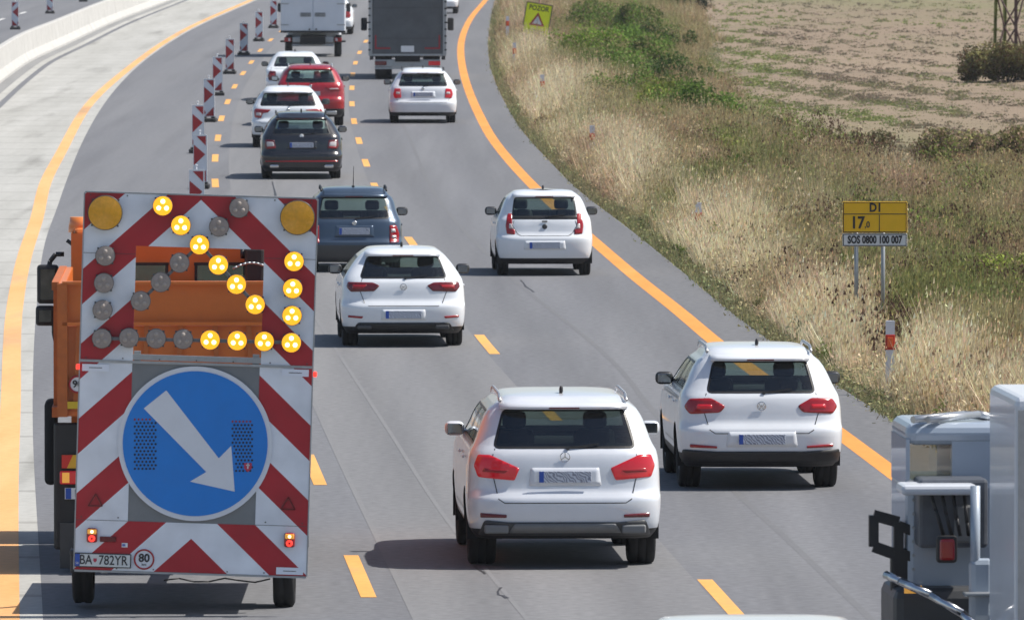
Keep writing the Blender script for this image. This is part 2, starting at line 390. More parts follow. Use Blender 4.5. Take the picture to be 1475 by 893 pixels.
# ------------------------------------------------------------------ beacons
def stripe_mat(name, a, b, c=0.0, period=1.0, m=.93, frac=.48, chev=True, axis=(0, 2), red=(.40, .010, .022), white=(.74, .79, .86), phase=0., left=False):
    mt = bpy.data.materials.new(name); nt, bs = nodes_of(mt); L = nt.links
    tc = nt.nodes.new('ShaderNodeTexCoord'); sp = nt.nodes.new('ShaderNodeSeparateXYZ'); L.new(tc.outputs['Object'], sp.inputs[0])
    def mth(op, x, y=None):
        n = nt.nodes.new('ShaderNodeMath'); n.operation = op
        for i, v in enumerate((x, y)):
            if v is None: continue
            if isinstance(v, (int, float)): n.inputs[i].default_value = v
            else: L.new(v, n.inputs[i])
        return n.outputs[0]
    x = mth('SUBTRACT', sp.outputs[0], c)
    if chev: x = mth('ABSOLUTE', x)
    t = mth('ADD', sp.outputs[2], mth('MULTIPLY', x, m))     # constant along a stripe
    t = mth('DIVIDE', mth('SUBTRACT', t, phase), period)
    fr = mth('FRACT', mth('ADD', t, 50))
    isred = mth('LESS_THAN', fr, frac)
    mx = nt.nodes.new('ShaderNodeMix'); mx.data_type = 'RGBA'; L.new(isred, mx.inputs[0])
    mx.inputs[6].default_value = (*white, 1); mx.inputs[7].default_value = (*red, 1)
    n = nt.nodes.new('ShaderNodeTexNoise'); n.inputs['Scale'].default_value = 3; n.inputs['Detail'].default_value = 8; L.new(tc.outputs['Object'], n.inputs['Vector'])
    r = nt.nodes.new('ShaderNodeMapRange'); r.inputs[1].default_value = .3; r.inputs[2].default_value = .7; r.inputs[3].default_value = .84; r.inputs[4].default_value = 1.07; L.new(n.outputs[0], r.inputs[0])
    mm = nt.nodes.new('ShaderNodeMix'); mm.data_type = 'RGBA'; mm.blend_type = 'MULTIPLY'; mm.inputs[0].default_value = 1
    L.new(mx.outputs[2], mm.inputs[6]); L.new(r.outputs[0], mm.inputs[7]); L.new(mm.outputs[2], bs.inputs['Base Color'])
    bs.inputs['Roughness'].default_value = .38
    return mt
M_BEAC_W = mat('beacon_white', (.66, .69, .74), .4, var=.1)
M_BEAC_R = mat('beacon_red', (.35, .012, .018), .4, var=.15)
M_RUB = mat('recycled_rubber', (.025, .025, .026), .9, var=.3)
def make_beacon(mirror=False):
    r = thing('warning_beacon', 'x', 'traffic beacon')
    W_, H_ = .28, 1.0; z0 = .14; sg = -1 if mirror else 1
    b = MB().box(0, 0, .05, .42, .62, .1, bev=.03).box(-.12, 0, .12, .1, .3, .05, bev=.01).box(.12, 0, .12, .1, .3, .05, bev=.01); b.build('foot', M_RUB, r)
    MB().box(0, 0, z0+H_/2, W_, .05, H_, bev=.006).build('panel', M_BEAC_W, r)
    f = MB()
    y = -.028
    def tri(pts): f.prism([(sg*a, y, z0+c) for a, c in pts], (0, -.003, 0))
    hw = W_/2-.012
    # the pattern of the photograph: corner wedge on top, arrowheads on one edge, wedge at the foot
    tri([(-hw+.06, H_-.02), (hw, H_-.02), (hw, H_-.22)])
    tri([(-hw, .80), (hw-.02, .60), (hw-.02, .585), (-hw, .36)])
    tri([(hw, .26), (hw, .02), (-hw+.03, .02)])
    tri([(-hw, .2), (-hw, .06), (-hw+.05, .1)])
    f.build('red_stripes', M_BEAC_R, r)
    MB().box(0, 0, z0+H_+.008, W_+.01, .055, .016).box(sg*(W_/2+.008), 0, z0+H_/2, .014, .055, H_).build('edge_profile', PLATEW, r)
    MB().cyl((0, 0, z0+H_), (0, 0, z0+H_+.07), .012).box(0, 0, z0+H_+.09, .05, .03, .04, bev=.01).build('lifting_handle', PLATEW, r)
    return r
bea = [(283, 332, 'nearest warning beacon, mostly hidden behind the arrow trailer'), (288, 272, 'second warning beacon from the arrow trailer, overlapped by the nearest one'),
       (285, 221, 'third warning beacon from the arrow trailer, beside the dark wagon'), (301, 176, 'fourth warning beacon from the arrow trailer in the lane closure row'),
       (313, 138, 'fifth warning beacon from the arrow trailer, left of the white hatchback'), (331, 107, 'sixth warning beacon from the arrow trailer, left of the white saloon'),
       (351, 80, 'seventh warning beacon from the arrow trailer, just short of the box van'), (373, 60, 'eighth warning beacon from the arrow trailer, left of the box van'),
       (394, 41, 'farthest visible warning beacon of the row, beside the box van side')]
bp = make_beacon()
for i, (x, y, lb) in enumerate(bea):
    o = bp if i == 0 else copy_tree(bp)
    o.location = G(x, y); o['label'] = lb; o['group'] = 'red and white beacons closing the left lane'; o.rotation_euler.z = R(random.uniform(-4, 4))
bp2 = make_beacon(True)
for i, (x, y, lb) in enumerate([(22, 43, 'beacon at far left behind the concrete barrier'), (72, 20, 'beacon right of another behind the concrete barrier'), (120, 3, 'foot of a beacon at the top edge behind the concrete barrier')]):
    o = bp2 if i == 0 else copy_tree(bp2)
    o.location = G(x, y); o['label'] = lb; o['group'] = 'beacons on the opposite carriageway'
# ------------------------------------------------------------------ cars
def pchip(zs, vs):
    x = np.array(zs, float); y = np.array(vs, float); h = np.diff(x); d = np.diff(y)/h; m = np.zeros(len(x))
    for i in range(1, len(x)-1):
        if d[i-1]*d[i] > 0:
            w1, w2 = 2*h[i]+h[i-1], h[i]+2*h[i-1]; m[i] = (w1+w2)/(w1/d[i-1]+w2/d[i])
    m[0], m[-1] = d[0], d[-1]
    def f(q):
        q = min(max(q, x[0]), x[-1]); i = min(max(int(np.searchsorted(x, q))-1, 0), len(x)-2); t = (q-x[i])/h[i]
        return float((2*t**3-3*t**2+1)*y[i]+(t**3-2*t**2+t)*h[i]*m[i]+(-2*t**3+3*t**2)*y[i+1]+(t**3-t**2)*h[i]*m[i+1])
    return f
def rounded(pts, r=.04, seg=3):
    out = []; n = len(pts)
    for i in range(n):
        p, a, b = Vector(pts[i]), Vector(pts[i-1]), Vector(pts[(i+1) % n])
        u, v = (a-p), (b-p); rr = min(r, .45*u.length, .45*v.length); u.normalize(); v.normalize()
        s, e = p+u*rr, p+v*rr
        for k in range(seg+1):
            t = k/seg; q = s*(1-t)**2+p*2*t*(1-t)+e*t*t; out.append((q.x, q.y))
    return out
def mirx(pts): return [(-x, z) for x, z in pts][::-1]
class Car:
    def __init__(s, keys, L, n=4.2, Rr=.55, Rf=.75):
        z = [k[0] for k in keys]; s.z0, s.z1 = z[0], z[-1]; s.L = L; s.n = n; s.Rr, s.Rf = Rr, Rf; s.keys = keys
        s.w = pchip(z, [k[1] for k in keys]); s.yr = pchip(z, [k[2] for k in keys]); s.yf = pchip(z, [L-k[3] for k in keys])
    def rr(s, z): return min(s.Rr, .45*(s.yf(z)-s.yr(z)))
    def Yr(s, x, z):
        t = min(abs(x)/s.w(z), .992); return s.yr(z)+s.rr(z)*(1-(1-t**s.n)**(1/s.n))
    def Yf(s, x, z):
        t = min(abs(x)/s.w(z), .992); return s.yf(z)-s.Rf*(1-(1-t**s.n)**(1/s.n))
    def Xs(s, y, z):
        w = s.w(z); a = (s.yr(z)+s.rr(z)-y)/s.rr(z); b = (y-(s.yf(z)-s.Rf))/s.Rf
        t = max(a, b, 0); t = min(t, .999)
        return w*(1-t**s.n)**(1/s.n)
    def shell(s):
        bm = bmesh.new(); zs = []
        for a, b in zip(s.keys[:-1], s.keys[1:]):
            k = max(1, int(round((b[0]-a[0])/.06)), int(round(abs(b[2]-a[2])/.12)), int(round(abs(b[3]-a[3])/.25)))
            zs += [a[0]+(b[0]-a[0])*i/k for i in range(k)]
        zs.append(s.keys[-1][0]); rings = []
        NQ = 11; NS = 12
        for z in zs:
            w, y0, y1 = s.w(z), s.yr(z), s.yf(z); Rr = s.rr(z); Rf = min(s.Rf, .45*(y1-y0)); half = []
            for i in range(NQ+1):
                a = (i/NQ)*math.pi/2; half.append((w*max(math.sin(a), 0)**(2/s.n), y0+Rr*(1-max(math.cos(a), 0)**(2/s.n))))
            for i in range(1, NS): half.append((w, y0+Rr+(y1-Rf-y0-Rr)*i/NS))
            for i in range(NQ+1):
                a = (1-i/NQ)*math.pi/2; half.append((w*max(math.sin(a), 0)**(2/s.n), y1-Rf*(1-max(math.cos(a), 0)**(2/s.n))))
            full = half+[(-x, y) for x, y in half[-2:0:-1]]
            rings.append([bm.verts.new((x, y, z)) for x, y in full])
        for r0, r1 in zip(rings[:-1], rings[1:]):
            m = len(r0)
            for i in range(m): bm.faces.new((r0[i], r0[(i+1) % m], r1[(i+1) % m], r1[i]))
        f = bm.faces.new(rings[0][::-1]); f.material_index = 1
        bm.faces.new(rings[-1])
        return bm
    def cut(s, bm, kind, outline, side=0):
        P = [Vector(p) for p in outline]
        ar = sum(P[i].x*P[(i+1) % len(P)].y-P[(i+1) % len(P)].x*P[i].y for i in range(len(P)))
        if ar < 0: P = P[::-1]
        c = sum(P, Vector((0, 0)))/len(P)
        bb = (min(p.x for p in P)-.12, max(p.x for p in P)+.12, min(p.y for p in P)-.12, max(p.y for p in P)+.12)
        ym = s.L*.5
        def sel(f):
            q = f.calc_center_median()
            if kind == 'side': u = q.y
            else:
                u = q.x
                if kind == 'rear' and q.y > ym: return False
                if kind == 'front' and q.y < ym: return False
            if kind == 'side' and abs(q.x) < .2: return False
            return bb[0] < u < bb[1] and bb[2] < q.z < bb[3]
        for i in range(len(P)):
            a, b = P[i], P[(i+1) % len(P)]; d = b-a
            if d.length < 1e-5: continue
            nrm = Vector((-d.y, d.x)).normalized()
            if kind == 'side': co, no = Vector((0, a.x, a.y)), Vector((0, nrm.x, nrm.y))
            else: co, no = Vector((a.x, 0, a.y)), Vector((nrm.x, 0, nrm.y))
            fs = [f for f in bm.faces if sel(f)]
            geom = set(fs)
            for f in fs: geom.update(f.edges); geom.update(f.verts)
            bmesh.ops.bisect_plane(bm, geom=list(geom), plane_co=co, plane_no=no, dist=1e-5)
        kill = []
        for f in bm.faces:
            if not sel(f): continue
            q = f.calc_center_median(); u = Vector((q.y if kind == 'side' else q.x, q.z)); ok = True
            for i in range(len(P)):
                a, b = P[i], P[(i+1) % len(P)]; d = b-a
                if d.x*(u.y-a.y)-d.y*(u.x-a.x) < -1e-5: ok = False; break
            if ok: kill.append(f)
        bmesh.ops.delete(bm, geom=kill, context='FACES')
    def mapper(s, kind, offs, sgn=1):
        if kind == 'rear': return lambda u, v: (u, s.Yr(u, v)-offs, v)
        if kind == 'front': return lambda u, v: (u, s.Yf(u, v)+offs, v)
        return lambda u, v: (sgn*(s.Xs(u, v)+offs), u, v)
    def patch(s, kind, outline, offs, name, m, parent, sgn=1, step=.06, depth=.015, smooth=True):
        bm = bmesh.new(); vs = [bm.verts.new((u, 0, v)) for u, v in outline]; bm.faces.new(vs)
        us = [p[0] for p in outline]; zs = [p[1] for p in outline]
        for lo, hi, no in ((min(us), max(us), (1, 0, 0)), (min(zs), max(zs), (0, 0, 1))):
            k = int((hi-lo)/step)
            for i in range(1, k+1):
                t = lo+(hi-lo)*i/(k+1); co = (t, 0, 0) if no[0] else (0, 0, t)
                bmesh.ops.bisect_plane(bm, geom=list(bm.faces)+list(bm.edges)+list(bm.verts), plane_co=co, plane_no=no, dist=1e-6)
        bmesh.ops.triangulate(bm, faces=[f for f in bm.faces if len(f.verts) > 4])
        f = s.mapper(kind, offs, sgn)
        for v in bm.verts: v.co = f(v.co.x, v.co.z)
        for fc in bm.faces: fc.smooth = smooth
        if depth:
            be = [e for e in bm.edges if e.is_boundary]
            r = bmesh.ops.extrude_edge_only(bm, edges=be)
            mv = {'rear': (0, depth, 0), 'front': (0, -depth, 0)}.get(kind, (-sgn*depth, 0, 0))
            for v in [g for g in r['geom'] if isinstance(g, bmesh.types.BMVert)]: v.co += Vector(mv)
        b = MB(); b.bm.free(); b.bm = bm
        return b.build(name, m, parent)
    def line(s, mb, kind, pts, wd, offs=.002, sgn=1, step=.05):
        f = s.mapper(kind, offs, sgn); P = []
        for a, b in zip(pts[:-1], pts[1:]):
            a, b = Vector(a), Vector(b); k = max(1, int((b-a).length/step))
            P += [a+(b-a)*i/k for i in range(k)]
        P.append(Vector(pts[-1])); prev = None
        for i, p in enumerate(P):
            d = (P[min(i+1, len(P)-1)]-P[max(i-1, 0)]); nrm = Vector((-d.y, d.x)); nrm.normalize()
            a, b = p+nrm*wd/2, p-nrm*wd/2
            va, vb = mb.bm.verts.new(f(*a)), mb.bm.verts.new(f(*b))
            if prev: mb.bm.faces.new((prev[0], prev[1], vb, va))
            prev = (va, vb)
def plate_mat():
    if 'registration_blur' in MATS: return MATS['registration_blur']
    m = bpy.data.materials.new('registration_blur'); nt, b = nodes_of(m); L = nt.links
    tc = nt.nodes.new('ShaderNodeTexCoord'); wv = nt.nodes.new('ShaderNodeTexWave'); wv.bands_direction = 'DIAGONAL'
    wv.inputs['Scale'].default_value = 16; wv.inputs['Distortion'].default_value = 9; wv.inputs['Detail'].default_value = 1
    L.new(tc.outputs['Object'], wv.inputs['Vector'])
    mx = nt.nodes.new('ShaderNodeMix'); mx.data_type = 'RGBA'; mx.inputs[6].default_value = (.6, .64, .72, 1); mx.inputs[7].default_value = (.2, .22, .28, 1)
    L.new(wv.outputs[1], mx.inputs[0]); L.new(mx.outputs[2], b.inputs['Base Color']); b.inputs['Roughness'].default_value = .45
    MATS['registration_blur'] = m
    return m
WHEELS = {}
def make_wheel(parent, x, y, rad, wd, sgn):
    key = (round(rad, 3), round(wd, 3), sgn)
    if key not in WHEELS:
        h = wd/2; rr = rad*.66
        b = MB(); b.lathe([(-h*.75, rr), (-h*.85, rr*.93), (h*.5*sgn if 0 else -h*.2, rr*.9), (h*.8, rr*.93), (h*.75, rr)], n=28)
        fx = sgn*h*.7
        b.lathe([(fx-.01*sgn, .02), (fx, .06), (fx-.015*sgn, .09)], n=16)
        for k in range(5):
            a = 2*math.pi*k/5+.3
            for da in (-.12, .12):
                p0 = Vector((fx-.01*sgn, .05*math.cos(a), .05*math.sin(a))); p1 = Vector((fx, rr*.95*math.cos(a+da), rr*.95*math.sin(a+da)))
                b.bar(p0, p1, .03, .03)
        b.lathe([(fx-.05*sgn, .001), (fx-.05*sgn, rr*.75)], n=20)
        rim = b.build('tmp', RIM, smooth=False)
        t = MB(); t.lathe([(-h*.75, rr), (-h, rr*1.12), (-h*1.02, rad*.88), (-h*.93, rad*.965), (-h*.75, rad), (-h*.35, rad), (-h*.33, rad-.012), (-h*.27, rad-.012), (-h*.25, rad), (h*.25, rad), (h*.27, rad-.012), (h*.33, rad-.012), (h*.35, rad), (h*.75, rad), (h*.93, rad*.965), (h*1.02, rad*.88), (h, rr*1.12), (h*.75, rr)], n=36)
        ty = t.build('tmp', TYRE)
        WHEELS[key] = (rim.data, ty.data); bpy.data.objects.remove(rim); bpy.data.objects.remove(ty)
    a, b = WHEELS[key]
    o = bpy.data.objects.new('wheel', a); COL.objects.link(o); o.parent = parent; o.location = (x, y, rad)
    q = bpy.data.objects.new('tyre', b); COL.objects.link(q); q.parent = o
    return o
def heading(Y, t=.5):
    fa, fb = cL1, cR
    g = lambda q: (1-t)*float(fa(q))+t*float(fb(q))
    return -math.atan((g(Y+6)-g(Y-6))/12)
def make_car(c):
    L, W, H = c['L'], c['W'], c['H']; hw = W/2; ro = c.get('ro', .8)
    zb = c['belt']; zt = c['top']                       # window base / top on the rear
    cl = c.get('ground', .2); sed = c.get('sedan', 0); bo = c.get('bow', 0)
    ws = c.get('slope', .28)                            # how far the rear window leans forward
    zbump = c['zbump']; led = c.get('ledge', .07)
    tw = c.get('topw', .63)*1.0
    hood = zb-.03
    keys = [(cl, hw*.9, .14, .2), (cl+.10, hw*.97, .05, .06), (cl+.22, hw*.99, .012, .01), (zbump-.05, hw, 0, 0), (zbump, hw, .012, .0), (zbump+.035, hw*.997, led, .03),
            (zb-.14, hw*.985, led+.03, .12), (zb-.05, hw*.97, led+.05+sed*.1, .45), (zb, hw*.955, led+.08+sed, 1.05), (zb+.05, hw*.925, led+.12+sed*1.12, 1.22),
            (zt, hw*tw*1.1, led+.10+ws+sed*1.2, 1.95), (zt+.05, hw*tw, led+.13+ws+sed*1.25, 2.1), (H-.03, hw*tw*.86, led+.3+ws+sed*1.35, 2.3), (H-.008, hw*tw*.6, led+.6+ws+sed*1.4, 2.6), (H, hw*tw*.2, led+1.0+ws+sed*1.4, 2.9)]
    K = Car(keys, L, n=c.get('n', 4.2), Rr=c.get('Rr', .5))
    if c.get('pos'): loc = G(*c['pos'])
    root = thing('car' if 'kindname' not in c else c['kindname'], c['label'], c.get('cat', 'car'), loc, 0)
    root.rotation_euler.z = heading(loc.y, c.get('lane', .5))+R(c.get('yaw', 0))
    P = bpy.data.objects.new  # parts hang on the root, shifted so the root sits at the rear axle
    made = []
    def add(o): o.location.y -= ro; made.append(o); return o
    body = c['paint']
    bm = K.shell()
    # openings
    rw = c.get('rw')                                   # rear window outline half widths (bottom, top)
    rear = rounded([(-rw[0], zb+.03), (rw[0], zb+.03), (rw[1], zt), (-rw[1], zt)], .05)
    K.cut(bm, 'rear', rear)
    fw = rounded([(-hw*.80, zb+.06), (hw*.80, zb+.06), (hw*tw*.98, zt-.01), (-hw*tw*.98, zt-.01)], .05)
    K.cut(bm, 'front', fw)
    yb0, yt0 = K.yr(zb+.05)+(.42 if not c.get('short') else .5), K.yr(zt)+.38
    yb1, yt1 = K.yf(zb+.06)-.42, K.yf(zt)-.38
    def lerp(a, b, t): return a+(b-a)*t
    cuts = c.get('cols', (0, .2, .58, 1)); sw = []
    for a, b in zip(cuts[:-1], cuts[1:]):
        g = .022
        sw.append(rounded([(lerp(yb0, yb1, a)+g, zb+.055), (lerp(yb0, yb1, b)-g, zb+.055), (lerp(yt0, yt1, b)-g, zt-.02), (lerp(yt0, yt1, a)+g, zt-.02)], .04))
    for s_ in sw: K.cut(bm, 'side', s_)
    wr = c.get('wr', .32); fx = L-c.get('fo', .85)
    for yy in (ro, fx):
        K.cut(bm, 'side', [(yy+(wr+.045)*math.cos(2*math.pi*k/16), wr+(wr+.045)*math.sin(2*math.pi*k/16)) for k in range(16)])
    for f in bm.faces:
        f.smooth = True
        q = f.calc_center_median()
        if q.z < cl+.10 or (c.get('clad') and q.z < c['clad']): f.material_index = 1
    for f in bm.faces:
        if len(f.verts) > 20: f.smooth = False
    b = MB(); b.bm.free(); b.bm = bm
    add(b.build('body', [body, c.get('cladmat', BLACK)], root))
    gm = c.get('glass', GLASS)
    # glazing
    def seal(kind, out, name='window', sgn=1, mm=None):
        o = add(K.patch(kind, out, -.006, name, mm or gm, root, sgn, depth=0))
        sb = MB(); K.line(sb, kind, out+[out[0]], .022, .002, sgn); so = sb.build('window_seal', SEAL, o)
        return o
    rwin = seal('rear', rear, 'rear_window')
    seal('front', fw, 'windscreen', mm=GLASS)
    for s_ in sw:
        for sg in (1, -1): seal('side', s_, 'side_window', sg)
    # wiper
    wb = MB(); yy = K.Yr(.0, zb+.05)-.02
    wb.bar((.03, K.Yr(.03, zb+.03)-.02, zb+.03), (c.get('wip', .34), K.Yr(.3, zb+.06)-.02, zb+.065), .012).cyl((.03, K.Yr(.03, zb+.03)+.01, zb+.02), (.03, K.Yr(.03, zb+.03)-.03, zb+.03), .02)
    wo = wb.build('rear_wiper', BLACK, root); add(wo)
    # spoiler
    if not sed:
        sb = MB(); prev = None; n = 14; sl = c.get('spoil', .1)
        for i in range(n+1):
            x = (-1+2*i/n)*rw[1]*1.06; t = abs(-1+2*i/n); e = sl*(1-.35*t**3)
            y1 = K.Yr(x, min(zt+.075, H-.02)); y0 = K.Yr(x, zt+.005)
            ring = [(x, y1, min(zt+.075, H-.02)+.002), (x, y0-e, zt+.035), (x, y0-e+.004, zt+.012), (x, y0+.02, zt+.008)]
            ring = [sb.bm.verts.new(p) for p in ring]
            if prev:
                for j in range(3): sb.bm.faces.new((prev[j], prev[j+1], ring[j+1], ring[j])).smooth = (j == 0)
            else: sb.bm.faces.new(ring)
            prev = ring
        sb.bm.faces.new(prev[::-1])
        sp = add(sb.build('roof_spoiler', body, root))
        hb = MB().box(0, K.Yr(0, zt)-sl*.95, zt+.024, .3, .02, .014).build('high_brake_light', RDARK, sp)
    # interior
    ib = MB(); ib.box(0, L*.42, .42, W-.36, L*.52, .26, bev=.05); add(ib.build('cabin_floor', INTER, root))
    for x in (-.38*W/1.8, .38*W/1.8):
        s1 = MB().box(x, L*.5, zb-.18, .42, .16, .56, bev=.07, rot=Matrix.Rotation(R(-12), 3, 'X')).box(x, L*.5+.02, zb-.4, .48, .5, .15, bev=.05)
        so = add(s1.build('front_seat', INTER, root, smooth=True))
        MB().box(x, L*.5-.06, zb+.19, .24, .1, .17, bev=.045).build('headrest', INTER, so, smooth=True)
        s2 = MB().box(x*.98, L*.29, zb+.06, .22, .09, .13, bev=.04); add(s2.build('headrest', INTER, root, smooth=True))
    add(MB().box(0, L*.3, zb-.25, W-.42, .16, .5, bev=.06).build('rear_seat', INTER, root, smooth=True))
    add(MB().box(0, L*.66+.1, zb-.14, W-.3, .5, .22, bev=.08).build('dashboard', INTER, root, smooth=True))
    # wheels and arch liners
    ww = c.get('ww', .22)
    ab = MB()
    for yy in (ro, fx):
        for sg in (1, -1):
            add(make_wheel(root, sg*(hw-ww/2-.035), yy, wr, ww, sg))
            nn = 14
            for k in range(nn):
                a0, a1 = math.pi*(k/nn*1.15-.075), math.pi*((k+1)/nn*1.15-.075); rr = wr+.05
                vs = [ab.bm.verts.new((sg*xx, yy+rr*math.cos(a), wr+rr*math.sin(a))) for xx, a in ((hw-.36, a0), (hw-.012, a0), (hw-.012, a1), (hw-.36, a1))]
                ab.bm.faces.new(vs)
    ab.box(0, L*.5, cl+.1, W-.7, L*.86, .16)
    add(ab.build('wheel_arch_liner', UNDER, root))
    # mirrors
    ym = K.yf(zb+.1)-.62
    for sg in (1, -1):
        xm = sg*(K.Xs(ym, zb+.06)+.105)
        m_ = MB().box(xm, ym, zb+.08, .20, .13, .145, bev=.055, seg=3).box(xm-sg*.12, ym+.02, zb+.05, .14, .07, .05, bev=.02)
        mo = add(m_.build('side_mirror', c.get('mirror', body), root, smooth=True))
        MB().box(xm, ym-.062, zb+.08, .15, .012, .10, bev=.005).build('mirror_glass', MIRG if c.get('mirg', 1) else BLACK, mo)
    # antenna
    an = MB()
    if c.get('whip'): an.cyl((0, K.yr(zt)+.55, H-.01), (0, K.yr(zt)+.2, H+.35), .008, .004, n=6).box(0, K.yr(zt)+.55, H, .05, .1, .03, bev=.012)
    else: an.box(0, K.yr(zt)+.55, H+.02, .035, .13, .07, bev=.015, rot=Matrix.Rotation(R(-12), 3, 'X'))
    add(an.build('antenna', c.get('antmat', BLACK), root, smooth=True))
    # rails
    if c.get('rails'):
        for sg in (1, -1):
            pts = []; y0_, y1_ = K.yr(H-.05)+.02, K.yf(H-.05)-.1
            for i in range(9):
                t = i/8; pts.append((sg*(hw*tw*.93), lerp(y0_, y1_, t), H-.065+.06*math.sin(math.pi*min(t*6, 1, (1-t)*6)/2)))
            add(MB().tube(pts, .018, 6).build('roof_rail', c['rails'], root))
    # shut lines
    sb = MB()
    hx = rw[0]+c.get('hatchdx', .09)
    if c.get('hatchlow'):
        zl = c['hatchlow']
        K.line(sb, 'rear', [(-hx+.03, zb+.02), (-hx-.02, zb-.12), (-hx+.06, zl+.04), (-hx+.12, zl), (hx-.12, zl), (hx-.06, zl+.04), (hx+.02, zb-.12), (hx-.03, zb+.02)], .009)
    for sg in (1, -1):
        for t in cuts[1:-1]:
            yy = lerp(yb0, yb1, t); K.line(sb, 'side', [(yy, zb+.03), (yy, cl+.24)], .009, .002, sg)
        K.line(sb, 'side', [(yb1-.02, zb+.03), (yb1+.1, zb-.3), (yb1+.08, cl+.24), (lerp(yb0, yb1, cuts[1])+.15, cl+.24)], .009, .002, sg)
    add(sb.build('shut_lines', SEAL, root))
    for sg in (1, -1):
        hb = MB()
        for t in cuts[1:-1]:
            yy = lerp(yb0, yb1, t)+.16; hb.box(sg*(K.Xs(yy, zb-.12)+.018), yy, zb-.11, .025, .17, .03, bev=.01)
        add(hb.build('door_handle', body, root, smooth=True))
    # tail lamps
    for lamp in c['lamps']:
        for sg in (1, -1):
            o = add(K.patch('rear', lamp[0] if sg > 0 else mirx(lamp[0]), .006, 'tail_light', lamp[1], root, step=.035, depth=.02))
            for inner in lamp[2:]:
                K.patch('rear', inner[0] if sg > 0 else mirx(inner[0]), .010, 'lamp_segment', inner[1], o, step=.035, depth=.008)
    for pt in c.get('patches', []):
        add(K.patch('rear', pt[0], pt[3] if len(pt) > 3 else .006, pt[1], pt[2], root, step=.05))
        if len(pt) > 4 and pt[4]: add(K.patch('rear', mirx(pt[0]), pt[3], pt[1], pt[2], root, step=.05))
    # plate
    px0, pz = 0, c['plate']; yp = K.Yr(0, pz)
    rec = c.get('recess')
    if rec: add(K.patch('rear', rounded([(-rec[0], pz-rec[1]), (rec[0], pz-rec[1]), (rec[0]*.94, pz+rec[1]), (-rec[0]*.94, pz+rec[1])], .02), .003, 'plate_recess', c.get('recmat', body), root))
    po = add(MB().box(0, yp-.022, pz, .52, .014, .112, bev=.004).build('number_plate', plate_mat(), root))
    MB().box(-.235, yp-.0305, pz, .045, .004, .108).build('country_band', PLATEB, po)
    # badge
    if c.get('badge'):
        z = c['badge']; yb = K.Yr(0, z); bb = MB()
        if c.get('badgekind') == 'ring':
            bb.lathe([(-.012, .052), (-.016, .047), (-.012, .042)], ax='y', c=(0, yb, z), n=20)
            for sg in (1, -1):
                bb.bar((sg*.03, yb-.012, z+.034), (sg*.012, yb-.012, z-.004), .008); bb.bar((sg*.012, yb-.012, z-.004), (0, yb-.012, z+.012), .007)
                bb.bar((sg*.038, yb-.012, z+.008), (sg*.02, yb-.012, z-.036), .008); bb.bar((sg*.02, yb-.012, z-.036), (0, yb-.012, z+.0), .007)
        elif c.get('badgekind') == 'star':
            bb.lathe([(-.012, .052), (-.016, .047), (-.012, .043)], ax='y', c=(0, yb, z), n=20)
            for k in range(3):
                a = math.pi/2+k*2*math.pi/3; bb.bar((0, yb-.014, z), (.045*math.cos(a), yb-.014, z+.045*math.sin(a)), .01)
        else:
            bb.lathe([(-.004, .001), (-.014, .03), (-.008, .042), (0, .045)], ax='y', c=(0, yb, z), n=18)
        add(bb.build('badge', c.get('badgemat', CHROME), root))
    # exhausts
    for ex in c.get('exhaust', []):
        for sg in (1, -1):
            yb = K.Yr(ex[0], ex[1]); add(MB().box(sg*ex[0], yb-.01, ex[1], ex[2], .1, ex[3], bev=.02, seg=3).build('exhaust_tip', ex[4], root))
    for mtuple in c.get('extra', []): mtuple(K, root, add)
    # bumper crease so the panel catches light
    return root
def lamp_rect(x0, x1, z0, z1, r=.03, sl=0): return rounded([(x0, z0), (x1, z0+sl), (x1, z1), (x0, z1)], r)
WP = paint('white_car_paint', (.72, .75, .79)); WP2 = paint('pearl_white_paint', (.68, .71, .75), .3)
SILV = paint('silvery_white_paint', (.66, .69, .74), .3, .1); BLK = paint('black_car_paint', (.012, .013, .018), .2)
BLU = paint('steel_blue_paint', (.055, .085, .13), .3, .45); RED = paint('red_car_paint', (.33, .012, .02), .25, .1)
BSILV = mat('brushed_trim', (.5, .51, .52), .35, .8)
DARKG = mat('dark_grey_trim', (.05, .052, .056), .45, var=.1)
MIDG = mat('mid_grey_trim', (.16, .165, .17), .5, var=.1)
cars = {}
cars['suv'] = make_car(dict(pos=(808, 811), L=4.8, W=1.93, H=1.71, belt=1.17, top=1.56, zbump=.72, ground=.3, wr=.37, ww=.27, ro=.95, fo=.9, slope=.22, topw=.70, lane=.5,
    rw=(.70, .60), paint=SILV, rails=BSILV, glass=GDARK, spoil=.12, hatchlow=.66, hatchdx=.02, mirror=SILV,
    lamps=[(rounded([(.45, 1.0), (.50, .88), (.86, .91), (.90, 1.02), (.86, 1.13), (.74, 1.13)], .02), RLIT, (rounded([(.60, .95), (.82, .965), (.80, 1.0), (.56, .98)], .01), RLAMP))],
    plate=.915, recess=(.36, .09), badge=1.11, badgekind='star',
    patches=[(rounded([(-.80, .49), (-.86, .33), (.86, .33), (.80, .49), (.55, .47), (-.55, .47)], .03), 'diffuser', DARKG, .012),
             (rounded([(-.50, .455), (-.56, .36), (.56, .36), (.50, .455)], .02), 'diffuser_insert', MIDG, .02),
             (rounded([(.58, .545), (.84, .56), (.84, .515), (.58, .515)], .01), 'reflector', RDARK, .008, True)],
    exhaust=[(.68, .40, .24, .085, MIDG)], label='large silvery white SUV with glowing red tail lights, nearest car shown whole'))
